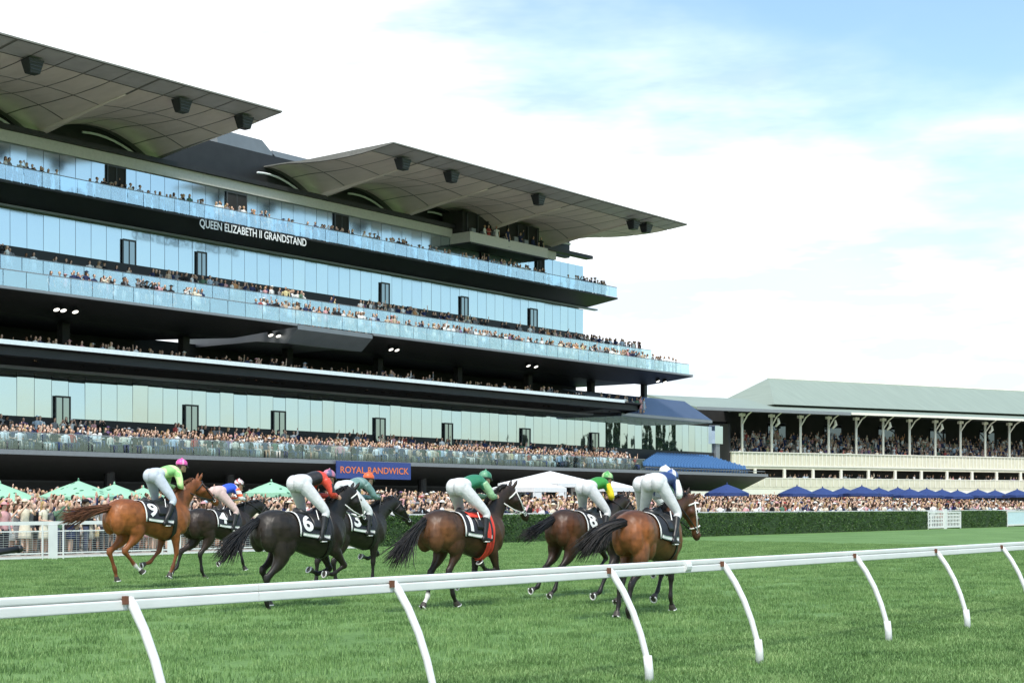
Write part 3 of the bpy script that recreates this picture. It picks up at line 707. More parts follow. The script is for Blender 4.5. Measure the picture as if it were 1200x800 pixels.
# ================================================================ the older cream stand
def oldstand():
    Z = 190.0; X = (873-CX)/F*Z
    ox, oy = CA*Z+SA*X, SA*Z-CA*X
    rz = -R(23.3)
    st = thing('old_grandstand', 'older cream grandstand with green metal roof, columns and open balconies', 'grandstand', (ox, oy, 0), rz, local=True)
    px = lambda y: CH+(HY-y)/F*Z
    x0, x1 = -2.0, 92.0; sp = 4.72
    def P(mb, name, m, parent=st, smooth=False): return mb.build(name, m, parent, smooth)
    z_bal0, z_bal1, z_col = px(545), px(530), px(483)
    z_l0, z_l1 = px(570), px(560)
    P(MB().box(x0, x1, .05, .4, z_bal0, z_bal1), 'balcony_front', M_cream)
    P(MB().box(x0-.1, x1, -.12, .0, z_bal0-.1, z_bal0+.1), 'balcony_mould', M_creamw)
    P(MB().box(x0-.1, x1, -.1, .45, z_bal1, z_bal1+.12), 'balcony_capping', M_creamw)
    s = x0+.4
    bal = None
    me = bpy.data.meshes.new('baluster'); b = MB().box(-.07, .07, -.03, .045, z_bal0+.12, z_bal1-.02); me.from_pydata(b.v, [], b.f); me.materials.append(M_creamw)
    k = 0
    while s < 75:
        add_obj('baluster', me, st, (s, 0, 0)); s += sp/7; k += 1
    # raked upper deck with back wall
    st_ = [(.4, z_bal0), (.4, z_bal0+.5)]; y = .4; z = z_bal0+.5
    for q in range(10): st_ += [(y+.9, z), (y+.9, z+.34)]; y += .9; z += .34
    st_ += [(12, z), (12, z_bal0-.3)]
    P(MB().prism([(a, b_) for a, b_ in st_], x0, x1), 'upper_deck', M_conc)
    P(MB().box(x0, x1, 12, 12.3, z, z_col+2.5), 'back_wall', M_dark)
    P(MB().box(x0-.3, x0, .4, 12, z_bal0, z_col-1.5), 'end_wall', M_dark)
    for q in range(8): P(MB().box(3+q*10, 6+q*10, 11.85, 11.98, z+.3, z+2.4), 'back_window', M_darkglass)
    # columns with brackets
    for q in range(19):
        x = q*sp
        c = P(MB().tube([(x, .6, z_bal0+.1), (x, .6, z_col+.1)], .17, 10), 'column', M_creamw, st, True)
        P(MB().box(x-.35, x+.35, .35, .85, z_col-.45, z_col-.1), 'capital', M_creamw, c)
        P(MB().tube([(x, .6, z_col-1.6), (x, -.5, z_col-.4), (x, -1.6, z_col+.15)], .09, 6), 'bracket', M_creamw, c)
        if q % 2: P(MB().tube([(x+.15, .0, z_col-1.7), (x+.55, -.2, z_col-1.2), (x+.35, -.3, z_col-.6)], [.12, .22, .12], 8), 'lamp', M_creamw, c, True)
    P(MB().box(x0, x1, .4, .8, z_col, z_col+.25), 'fascia_beam', M_clad)
    # roofs: front verandah slope and the hipped main roof
    er, ey = z_col+.25, -2.2
    zr = px(480); hx0 = 5.5
    P(MB().raw([(x0-7.0, ey, zr-.05), (x1, ey, zr-.05), (x1, 9, zr+2.2), (x0-7.0, 9, zr+2.2), (x0-7, ey, zr-.3), (x1, ey, zr-.3), (x1, 9, zr+1.9), (x0-7, 9, zr+1.9)],
               [(0, 1, 2, 3), (7, 6, 5, 4), (0, 4, 5, 1), (1, 5, 6, 2), (2, 6, 7, 3), (3, 7, 4, 0)]), 'verandah_roof', M_groof)
    P(MB().box(x0-7, 15.5, ey-.06, ey-.01, zr-.38, zr+.02), 'gutter', M_edge)
    P(MB().box(15.6, x1, ey-.05, ey, zr-.30, zr+.02), 'gutter', M_creamw)
    zr2 = zr+.55; rz_ = zr+5.2
    P(MB().raw([(hx0, 1.0, zr2+.4), (x1, 1.0, zr2+.4), (x1, 10, rz_), (hx0+6, 10, rz_), (hx0, 19, zr2), (x1, 19, zr2)],
               [(0, 1, 2, 3), (3, 2, 5, 4), (0, 3, 4), (1, 5, 2), (0, 4, 5, 1)]), 'main_roof', M_groof)
    P(MB().tube([(hx0+6, 10, rz_+.02), (x1, 10, rz_+.02)], .12, 6), 'ridge_cap', M_creamw)
    # lower level
    P(MB().box(x0+1, x1, 2.5, 2.9, 2.6, z_bal0-.1), 'lower_wall', M_dark)
    P(MB().box(x0, x1, 0, 12, z_bal0-.42, z_bal0-.12), 'upper_slab', M_cream)
    P(MB().box(x0-.4, x1, -.3, .1, z_l0, z_l1), 'lower_balcony_front', M_cream)
    P(MB().box(x0-.4, x1, -.36, .16, z_l1, z_l1+.1), 'lower_capping', M_creamw)
    P(MB().box(x0-.4, x1, -.3, 3, z_l0-.3, z_l0-.02), 'lower_slab', M_cream)
    P(MB().box(x0+1, x1, 2.4, 3, 0, z_l0-.3), 'ground_wall', M_dark)
    s = 0.0; me2 = bpy.data.meshes.new('baluster'); b = MB().box(-.06, .06, -.37, -.32, z_l0+.08, z_l1-.02); me2.from_pydata(b.v, [], b.f); me2.materials.append(M_creamw)
    while s < 75: add_obj('baluster', me2, st, (s, 0, 0)); s += sp/5
    for q in range(19):
        x = q*sp+1.6
        P(MB().box(x-.18, x+.18, -.1, .14, z_l1+.1, z_bal0-.42), 'pier', M_creamw)
    # the low sloping stair flank beside the modern stand
    P(MB().raw([(x0-9, -1.5, z_l0-.6), (x0-.4, -1.5, z_l0-.6), (x0-.4, -1.5, z_l1), (x0-4, -1.5, z_l1), (x0-9, 0, z_l0-.6), (x0-.4, 0, z_l0-.6), (x0-.4, 0, z_l1), (x0-4, 0, z_l1)],
               [(0, 1, 2, 3), (7, 6, 5, 4), (3, 2, 6, 7), (0, 3, 7, 4), (0, 4, 5, 1)]), 'stair_flank', M_cream)
    P(MB().box(x0-10, x1, -2.6, -2.4, z_l0-1.0, z_l0-.35), 'ground_band', M_creamw)
    return st, (ox, oy, rz), dict(bal=z_bal1, deck=z_bal0+.5, low=z_l0, sp=sp)
OST, OXF, OZ = oldstand()
def old_pt(x, y, z):
    ox, oy, rz = OXF; return (ox+x*math.cos(rz)-y*math.sin(rz), oy+x*math.sin(rz)+y*math.cos(rz), z)
# ================================================================ organic bodies: lofts fused by a voxel remesh
def ring(c, lat, nrm, rl, rt, rb, n, ex=2.0):
    out = []
    for j in range(n):
        q = 2*math.pi*j/n; a, b = math.cos(q), math.sin(q)
        ca = math.copysign(abs(a)**(2/ex), a); sb_ = math.copysign(abs(b)**(2/ex), b)
        out.append(Vector(c)+Vector(lat)*(rl*ca)+Vector(nrm)*((rt if sb_ > 0 else rb)*sb_))
    return out
def loft_rings(mb, rings):
    n = len(rings[0]); v = [p for r in rings for p in r]; k = len(rings)
    f = [(i*n+j, i*n+(j+1) % n, (i+1)*n+(j+1) % n, (i+1)*n+j) for i in range(k-1) for j in range(n)]
    f += [tuple(range(n))[::-1], tuple(range((k-1)*n, k*n))]
    mb.raw(v, f)
def smooth_path(keys, n):
    # keys: rows of (x, y, z, rl, rt, rb) -> Catmull-Rom resampled
    ks = [(float(i),)+tuple(k) for i, k in enumerate(keys)]
    return [interp(ks, t) for t in np.linspace(0, len(keys)-1, n)]
def limb(mb, keys, n=14, seg=None, ex=2.0, latdir=(0, 1, 0)):
    P = smooth_path(keys, seg or len(keys)*4); lat0 = Vector(latdir); rings = []
    k = len(P); t = Vector(P[1][:3]-P[0][:3])
    if t.cross(lat0).z < 0: lat0 = -lat0
    for i, p in enumerate(P):
        t = Vector(P[min(i+1, k-1)][:3]-P[max(i-1, 0)][:3]).normalized()
        lat = (lat0-t*lat0.dot(t)).normalized(); nr = t.cross(lat)
        rings.append(ring(p[:3], lat, nr, max(p[3], .004), max(p[4], .004), max(p[5], .004), n, ex))
    loft_rings(mb, rings)
def ball(mb, c, r, n=10, m=8, rot=None):
    c = Vector(c); rx, ry, rz = (r, r, r) if not isinstance(r, (tuple, list)) else r
    v = [(0, 0, rz)]; f = []
    for i in range(1, m):
        for j in range(n):
            a = math.pi*i/m; b = 2*math.pi*j/n; v.append((rx*math.sin(a)*math.cos(b), ry*math.sin(a)*math.sin(b), rz*math.cos(a)))
    v.append((0, 0, -rz)); last = len(v)-1
    for j in range(n): f.append((0, 1+j, 1+(j+1) % n)); f.append((last, last-n+(j+1) % n, last-n+j))
    for i in range(m-2):
        for j in range(n): f.append((1+i*n+j, 1+(i+1)*n+j, 1+(i+1)*n+(j+1) % n, 1+i*n+(j+1) % n))
    v = [Vector(p) for p in v]
    if rot is not None: v = [rot @ p for p in v]
    mb.raw([c+p for p in v], f)
def fuse(mb, voxel, smooth=4):
    me = bpy.data.meshes.new('tmp'); me.from_pydata(mb.v, [], mb.f); me.update()
    bm = bmesh.new(); bm.from_mesh(me); bmesh.ops.recalc_face_normals(bm, faces=bm.faces); bm.to_mesh(me); bm.free()
    o = bpy.data.objects.new('tmp', me); COL.objects.link(o)
    rm = o.modifiers.new('r', 'REMESH'); rm.mode = 'VOXEL'; rm.voxel_size = voxel; rm.use_smooth_shade = True
    sm = o.modifiers.new('s', 'SMOOTH'); sm.factor = .5; sm.iterations = smooth
    dg = bpy.context.evaluated_depsgraph_get()
    out = bpy.data.meshes.new_from_object(o.evaluated_get(dg))
    bpy.data.objects.remove(o); bpy.data.meshes.remove(me)
    out.polygons.foreach_set('use_smooth', np.ones(len(out.polygons), bool))
    return out
def me_co(me):
    c = np.zeros(len(me.vertices)*3, np.float32); me.vertices.foreach_get('co', c); return c.reshape(-1, 3)
def part(name, me, m, parent):
    me.materials.clear(); me.materials.append(m)
    o = bpy.data.objects.new(name, me); COL.objects.link(o); o.parent = parent; return o
def mbpart(name, mb, m, parent, smooth=True):
    me = bpy.data.meshes.new(name); me.from_pydata([tuple(p) for p in mb.v], [], mb.f); me.update()
    if smooth: me.polygons.foreach_set('use_smooth', np.ones(len(me.polygons), bool))
    return part(name, me, m, parent)
# torso table: x, z of the middle, half width, height above, depth below
TORSO = [(-.98, 1.26, .05, .09, .10), (-.94, 1.27, .14, .19, .20), (-.85, 1.28, .215, .275, .27), (-.68, 1.28, .272, .335, .33), (-.48, 1.27, .288, .345, .33),
         (-.28, 1.25, .270, .315, .29), (-.08, 1.22, .268, .315, .295), (.12, 1.20, .288, .325, .34), (.30, 1.19, .290, .36, .375), (.46, 1.20, .268, .395, .375),
         (.60, 1.22, .236, .385, .35), (.74, 1.24, .205, .31, .31), (.86, 1.25, .155, .22, .23), (.93, 1.25, .08, .12, .13)]
def torso_pt(x, q, off=0.0):       # q = 0 at the top of the back, + towards the horse's right side (-y)
    zc, hw, ht, hb = interp(TORSO, x)
    a, b = -math.sin(q), math.cos(q); ex = 2.25
    ca = math.copysign(abs(a)**(2/ex), a); sb_ = math.copysign(abs(b)**(2/ex), b)
    h = ht if sb_ > 0 else hb
    return Vector((x, (hw+off)*ca, zc+(h+off)*sb_))
def fk(p, segs):
    pts = [Vector((p[0], 0, p[1]))]
    for L, a in segs: pts.append(pts[-1]+Vector((L*math.sin(R(a)), 0, -L*math.cos(R(a)))))
    return pts
STRANDS = lambda n: range(n)
def hair_strands(mb, starts, dirs, L, n_seg, r0, sag, jit, seed, k=4):
    r = random.Random(seed)
    for p, d in zip(starts, dirs):
        p = Vector(p); d = Vector(d).normalized(); l = L*r.uniform(.7, 1.1); pts = [p.copy()]; rad = [r0]
        side = Vector((r.gauss(0, jit), r.gauss(0, jit), r.gauss(0, jit)*.6))
        for i in range(1, n_seg+1):
            d = (d+side/n_seg+Vector((0, 0, -sag/n_seg))).normalized(); p = p+d*(l/n_seg); pts.append(p.copy()); rad.append(r0*(1-.8*(i/n_seg)**2))
        mb.tube(pts, rad, k)
def build_horse(name, label, loc, yaw, P):
    """P: pose and colours"""
    root = thing(name, label, 'horse', loc, yaw, 'racehorses galloping past the grandstand', local=True)
    sc = P.get('scale', 1.0); root.scale = (sc, sc, sc)
    lift = P.get('lift', 0.0); mb = MB()
    rings = []
    for x in np.linspace(-.98, .93, 30):
        zc, hw, ht, hb = interp(TORSO, x); rings.append(ring((x, 0, zc), (0, 1, 0), (0, 0, 1), hw, ht, hb, 26, 2.25))
    loft_rings(mb, rings)
    # muscle masses
    for s in (-1, 1):
        ball(mb, (-.60, s*.145, 1.33), (.30, .155, .245)); ball(mb, (-.80, s*.125, 1.20), (.17, .125, .27))
        ball(mb, (.58, s*.135, 1.22), (.20, .125, .32), rot=Matrix.Rotation(R(-25), 3, 'Y')); ball(mb, (.42, s*.15, 1.06), (.16, .11, .17))
        ball(mb, (-.42, s*.16, 1.08), (.17, .11, .22))
    # neck and head
    na, nl, ny = P.get('neck', 42), .80, R(P.get('neck_yaw', 0))
    hp, hy = P.get('head', 42), R(P.get('head_yaw', P.get('neck_yaw', 0)))
    base = Vector((.56, 0, 1.36)); pts = []
    for t in (0, .33, .66, 1.0):
        a = R(na-10+20*t-(26*max(0, t-.6))); d = nl*t
        yw = ny*t
        pts.append(base+Vector((math.cos(R(na))*d*math.cos(yw), math.cos(R(na))*d*math.sin(yw), math.sin(R(na))*d+.05*math.sin(math.pi*t))))
    nr = [(.175, .31, .36), (.128, .225, .24), (.095, .165, .175), (.080, .115, .12)]
    limb(mb, [(*p, *r) for p, r in zip(pts, nr)], 18, 16)
    poll = pts[-1]; npts = list(pts)
    hd = Vector((math.cos(R(hp))*math.cos(hy), math.cos(R(hp))*math.sin(hy), -math.sin(R(hp))))
    latv = Vector((-math.sin(hy), math.cos(hy), 0)); nrm = latv.cross(hd)*-1
    if nrm.z < 0: nrm = -nrm
    poll = poll+hd*.02
    HT = [(-.06, .02, .060, .075, .085), (.04, .01, .088, .095, .150), (.14, .0, .094, .092, .180), (.24, .0, .088, .088, .150), (.36, .0, .066, .080, .095), (.48, .0, .056, .066, .078), (.57, -.005, .060, .055, .080), (.63, -.01, .050, .042, .062), (.66, -.012, .03, .022, .035)]
    rings = []
    for t in np.linspace(-.06, .66, 20):
        off, rl, rt, rb = interp(HT, t); rings.append(ring(poll+hd*t+nrm*(off-.02), latv, nrm, rl, rt, rb, 16, 2.3))
    loft_rings(mb, rings)
    for s in (-1, 1):                                # ears and jowls
        e0 = poll-hd*.02+nrm*.07+latv*(s*.055); e1 = e0+nrm*.15-hd*.05+latv*(s*.02)
        mb.tube([e0, e0+(e1-e0)*.45, e1], [.030, .034, .006], 8)
        ball(mb, poll+hd*.17-nrm*.06+latv*(s*.055), .075)
        ball(mb, poll+hd*.585-nrm*.005+latv*(s*.045), (.035, .03, .03))
    # legs
    feet = []
    for key, s in (('fr', -1), ('fl', 1)):
        A = P[key]; e = Vector((.50+.10*math.sin(R(A[0])), 0, .98+.04*abs(math.sin(R(A[0])))))
        j = fk((e.x, e.z), [(.43, A[0]), (.30, A[1]), (.13, A[2])]); y = s*.135
        sh = Vector((.66, 0, 1.22))
        K = [(sh.x, y*1.0, sh.z, .10, .17, .17), (j[0].x, y*1.08, j[0].z, .095, .145, .145)]
        def L(a, b, t): return a+(b-a)*t
        for p, yy, rl, rt in ((L(j[0], j[1], .35), 1.05, .075, .098), (L(j[0], j[1], .75), 1.0, .052, .062), (j[1], .98, .050, .056), (L(j[1], j[2], .18), .98, .036, .041), (L(j[1], j[2], .6), .98, .030, .036), (j[2]+(j[1]-j[2])*.06, .98, .038, .046), (L(j[2], j[3], .5), .98, .031, .034), (j[3], .98, .040, .043)):
            K.append((p.x, y*yy, p.z, rl, rt, rt))
        limb(mb, K, 12, 40); feet.append((j[2], j[3], y*.98, A[2]))
    for key, s in (('hr', -1), ('hl', 1)):
        A = P[key]; j = fk((-.62, 1.26), [(.40, A[0]), (.50, A[1]), (.39, A[2]), (.13, A[3])]); y = s*.145
        K = [(j[0].x, y*.9, j[0].z, .12, .22, .22), (j[1].x-.06, y*1.05, j[1].z+.06, .110, .185, .185)]
        for p, yy, rl, rt in ((j[1]+(j[2]-j[1])*.36, 1.0, .082, .115), (j[1]+(j[2]-j[1])*.72, .95, .052, .064), (j[2], .92, .048, .066), (j[2]+(j[3]-j[2])*.2, .92, .038, .048), (j[2]+(j[3]-j[2])*.6, .92, .031, .038), (j[3]+(j[2]-j[3])*.06, .92, .040, .049), (j[3]+(j[4]-j[3])*.5, .92, .032, .035), (j[4], .92, .042, .045)):
            K.append((p.x, y*yy, p.z, rl, rt, rt))
        limb(mb, K, 12, 40); feet.append((j[3], j[4], y*.92, A[3]))
        ball(mb, (j[2].x-.03, y*.92, j[2].z+.03), (.035, .03, .055))
    me = fuse(mb, .017, 5)
    co = me_co(me); base_c = np.array(P['coat']); dark = np.array(P['points']); top = np.array(P.get('top', base_c*.6))
    r = np.random.default_rng(3); x, y, z = co[:, 0], co[:, 1], co[:, 2]
    w = lambda a, b, t: np.clip((t-a)/(b-a), 0, 1)[:, None]
    c = base_c[None]*np.ones((len(co), 1))
    c = c*(1-w(1.36, 1.60, z))+top*w(1.36, 1.60, z)
    legm = 1-w(P.get('leg0', .50), P.get('leg1', .80), z); legm *= 1-w(.85, 1.15, x)*0
    c = c*(1-legm)+dark*legm
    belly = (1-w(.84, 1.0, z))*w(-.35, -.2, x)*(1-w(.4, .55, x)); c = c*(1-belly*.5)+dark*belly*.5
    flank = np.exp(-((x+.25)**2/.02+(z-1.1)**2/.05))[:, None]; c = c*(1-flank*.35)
    mz = ((co-np.array(poll))@np.array(hd)); face = np.clip((mz-.42)/.2, 0, 1)[:, None]*(x > .9)[:, None]; c = c*(1-face*.75)+dark*face*.75
    hi = np.exp(-((x+.74)**2/.04+(z-1.26)**2/.05))[:, None]; c = c*(1+hi*np.array(P.get('hi', (.3, .3, .3))))  # rump highlight painted into the coat colour, strongest on the bays
    for ft, key in zip(feet, ('fr', 'fl', 'hr', 'hl')):       # white socks
        if key in P.get('socks', ()):
            d = np.linalg.norm(co-np.array((ft[1].x, ft[2], ft[1].z)), axis=1); m_ = (1-np.clip((d-.16)/.05, 0, 1))[:, None]; c = c*(1-m_)+np.array((.72, .70, .66))*m_
    if lift: co[:, 2] += lift; me.vertices.foreach_set('co', co.ravel())
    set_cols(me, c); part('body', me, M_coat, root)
    LV = Vector((0, 0, lift))
    # eyes
    for s in (-1, 1):
        e = MB(); ball(e, poll+hd*.19+nrm*.035+latv*(s*.082)+LV, .024); mbpart('eye', e, M_eye, root)
    # hooves with shoes
    for (a, b, yy, ang), key in zip(feet, ('fr', 'fl', 'hr', 'hl')):
        ax = (b-a).normalized(); hv = (ax*.75+Vector((0, 0, -1))*.25).normalized() if ang < 60 and ang > -30 else ax
        fw = Vector((0, 1, 0)).cross(hv).normalized()*-1
        if fw.x < 0 and ang > -60: fw = -fw
        c0 = Vector((b.x, yy, b.z))+LV-hv*.02
        hb = MB(); lat = Vector((0, 1, 0)); rr = []
        for t, rl, rn, f_ in ((0, .042, .044, 0), (.03, .048, .052, .004), (.085, .062, .068, .02)): rr.append(ring(c0+hv*t+fw*f_, lat, fw, rl, rn, rn*.9, 14))
        loft_rings(hb, rr); ho = mbpart('hoof', hb, M_hoof, root, False)
        sb2 = MB(); cc = c0+hv*.088+fw*.02
        pts = [cc+lat*(.054*math.sin(q))+fw*(.060*math.cos(q)) for q in np.linspace(-2.5, 2.5, 13)]
        sb2.tube(pts, .0125, 6); mbpart('horseshoe', sb2, M_steel, ho)
    # mane and tail
    def hairpart(nm, hb, col):
        cc = np.array(col)[None]*np.random.default_rng(5).uniform(.75, 1.25, (len(hb.v)//1, 1))
        o = mbpart(nm, hb, M_hair, root); set_cols(o.data, cc); return o
    rr = random.Random(P.get('seed', 1)); st = []; ds = []
    cr = [(*p, *q) for p, q in zip(npts, nr)]
    for q in range(260):
        t = rr.uniform(.04, 1.0)*3; row = interp([(float(i),)+tuple(k) for i, k in enumerate(cr)], t)
        tt = interp([(float(i),)+tuple(k[:3]) for i, k in enumerate(cr)], min(t+.1, 3))-interp([(float(i),)+tuple(k[:3]) for i, k in enumerate(cr)], max(t-.1, 0))
        tv = Vector(tt).normalized(); up = Vector((-tv.z*math.cos(ny*t/3), -tv.z*math.sin(ny*t/3), math.hypot(tv.x, tv.y)))
        st.append(Vector(row[:3])+up*(row[4]*.94)+Vector((0, rr.gauss(0, .012), 0))+LV); ds.append(up*.55+Vector((-.75, rr.uniform(-.6, .5), 0)))
    hb = MB(); hair_strands(hb, st, ds, .17, 4, .009, 1.1, .35, 2); hairpart('mane', hb, P['hair'])
    ta, tl = P.get('tail', (170, .85)); tb = Vector((-.93, 0, 1.44+lift)); st = []; ds = []
    tr = P.get('tail_yaw', 0)
    for q in range(P.get('tail_n', 320)):
        st.append(tb+Vector((rr.uniform(-.06, .05), rr.gauss(0, .022), rr.gauss(0, .022)))); ds.append(Vector((math.cos(R(ta))*math.cos(R(tr)), math.cos(R(ta))*math.sin(R(tr))+rr.gauss(0, .05), math.sin(R(ta))+rr.gauss(0, .06))))
    hb = MB(); hair_strands(hb, st, ds, tl, 8, .010, P.get('tail_sag', .55), P.get('tail_j', .22), 4)
    dk = MB(); td = Vector((math.cos(R(ta))*math.cos(R(tr)), math.cos(R(ta))*math.sin(R(tr)), math.sin(R(ta)))); sg = P.get('tail_sag', .55); dk.tube([tb+Vector((.08, 0, -.02))]+[tb+td*(tl*k)+Vector((0, 0, -sg*tl*k*k*.42)) for k in (.15, .35, .55, .72)], [.055, .055, .06, .05, .02], 10); hb.raw(dk.v, dk.f)
    hairpart('tail', hb, P['hair'])
    # tack
    def cloth(nm, xa, xb, qa, qb, off, m, parent=root, n=14, k=18, th=.012):
        g_ = MB(); v = []; f = []
        for i in range(n+1):
            for j in range(k+1):
                xx = xa+(xb-xa)*i/n; q = qa+(qb-qa)*j/k
                v.append(torso_pt(xx, q, off+.004*math.sin(7*q+9*xx))+LV)
        b2 = len(v)
        for i in range(n+1):
            for j in range(k+1): v.append(torso_pt(xa+(xb-xa)*i/n, qa+(qb-qa)*j/k, off-th)+LV)
        w_ = k+1
        for i in range(n):
            for j in range(k): f += [(i*w_+j, (i+1)*w_+j, (i+1)*w_+j+1, i*w_+j+1), (b2+i*w_+j, b2+i*w_+j+1, b2+(i+1)*w_+j+1, b2+(i+1)*w_+j)]
        for i in range(n):
            for j in (0, k): f.append((i*w_+j, (i+1)*w_+j, b2+(i+1)*w_+j, b2+i*w_+j))
        for j in range(k):
            for i in (0, n): f.append((i*w_+j, i*w_+j+1, b2+i*w_+j+1, b2+i*w_+j))
        g_.raw(v, f); return mbpart(nm, g_, m, parent)
    QS = 1.72
    scl = cloth('saddle_cloth', -.26, .38, -QS, QS, .030, M_cloth)
    cloth('cloth_edge', -.285, -.262, -QS, QS, .033, P.get('piping', M_clothw), scl, 2, 18)
    cloth('name_strip', -.22, .34, QS-.17, QS-.04, .036, M_clothw, scl, 8, 3)
    if P.get('num'):
        tm = text_mesh(P['num'], 1.0, .03); bm = bmesh.new(); bm.from_mesh(tm); bmesh.ops.triangulate(bm, faces=bm.faces)
        bmesh.ops.subdivide_edges(bm, edges=[e for e in bm.edges if e.calc_length() > .12], cuts=3); bmesh.ops.triangulate(bm, faces=bm.faces); bm.to_mesh(tm); bm.free()
        tco = me_co(tm); a, b = tco.min(0), tco.max(0); hgt = .34; wid = min(.27, hgt*(b[0]-a[0])/(b[1]-a[1]))
        xc = P.get('numx', -.115); out = []
        for p in tco:
            u_ = (p[0]-a[0])/(b[0]-a[0])-.5; v_ = (p[1]-a[1])/(b[1]-a[1])
            q = 1.48-v_*.86; out.append(torso_pt(xc+u_*wid, q, .046)+LV)
        tm.vertices.foreach_set('co', np.array(out, np.float32).ravel()); tm.update(); part('number', tm, M_clothw, scl)
    cloth('girth', .36, .46, -3.1, 3.1, .014, P.get('girth', M_leather), root, 3, 40)
    sa = MB(); rg = []
    for xx, hh, ww in ((-.12, .10, .10), (-.06, .075, .15), (.08, .045, .14), (.22, .06, .12), (.30, .095, .07)):
        zc_, hw_, ht_, hb_ = interp(TORSO, xx); rg.append(ring((xx, 0, zc_+ht_+.02+lift), (0, 1, 0), (0, 0, 1), ww, hh, .03, 12))
    loft_rings(sa, rg); mbpart('saddle', sa, P.get('saddle', M_leather), root)
    for s in (-1, 1): cloth('saddle_flap', .0, .26, s*.25, s*1.35, .050, P.get('saddle', M_leather), root, 6, 8)
    if P.get('over_girth'): cloth('over_girth', .20, .29, .3, 3.0, .060, P['over_girth'], root, 3, 30); cloth('pad_roll', -.1, .33, -.75, .75, .062, P['over_girth'], root, 8, 10)
    # bridle
    def hring(t, gr=1.07, tilt=0.0):
        off, rl, rt, rb = interp(HT, t); return [p+LV+hd*(tilt*(p-(poll+hd*t)).dot(nrm)) for p in ring(poll+hd*t+nrm*(off-.02), latv, nrm, rl*gr, rt*gr, rb*gr, 20, 2.3)]
    bm_ = P.get('bridle', M_leather); br = MB()
    for t, g_, nm in ((.44, 1.10, 'noseband'), (.05, 1.06, 'headpiece')):
        q = hring(t, g_); mbpart(nm, MB().tube(q+[q[0]], .013, 6, False), P.get('noseband', bm_), root)
    bit = {}
    for s in (-1, 1):
        ck = MB(); p_a = poll+hd*.03+latv*(s*.098)+nrm*.03+LV; p_b = poll+hd*.50+latv*(s*.068)-nrm*.045+LV
        ck.tube([p_a, (p_a+p_b)/2+latv*(s*.018), p_b], .011, 6); mbpart('cheek_strap', ck, P.get('noseband', bm_), root)
        bt = MB(); bt.tube([p_b+Vector((.03*math.cos(q), 0, .03*math.sin(q))) for q in np.linspace(0, 6.28, 11)], .006, 5); mbpart('bit_ring', bt, M_steel, root); bit[s] = p_b
        hnd = Vector((.74, s*.07, 1.80+lift+P.get('hand_dz', 0)))
        rn = MB(); mid = (p_b+hnd)/2+Vector((0, s*.05, -.05)); rn.tube([p_b, mid, hnd], .011, 6); mbpart('rein', rn, P.get('rein', bm_), root)
    return root
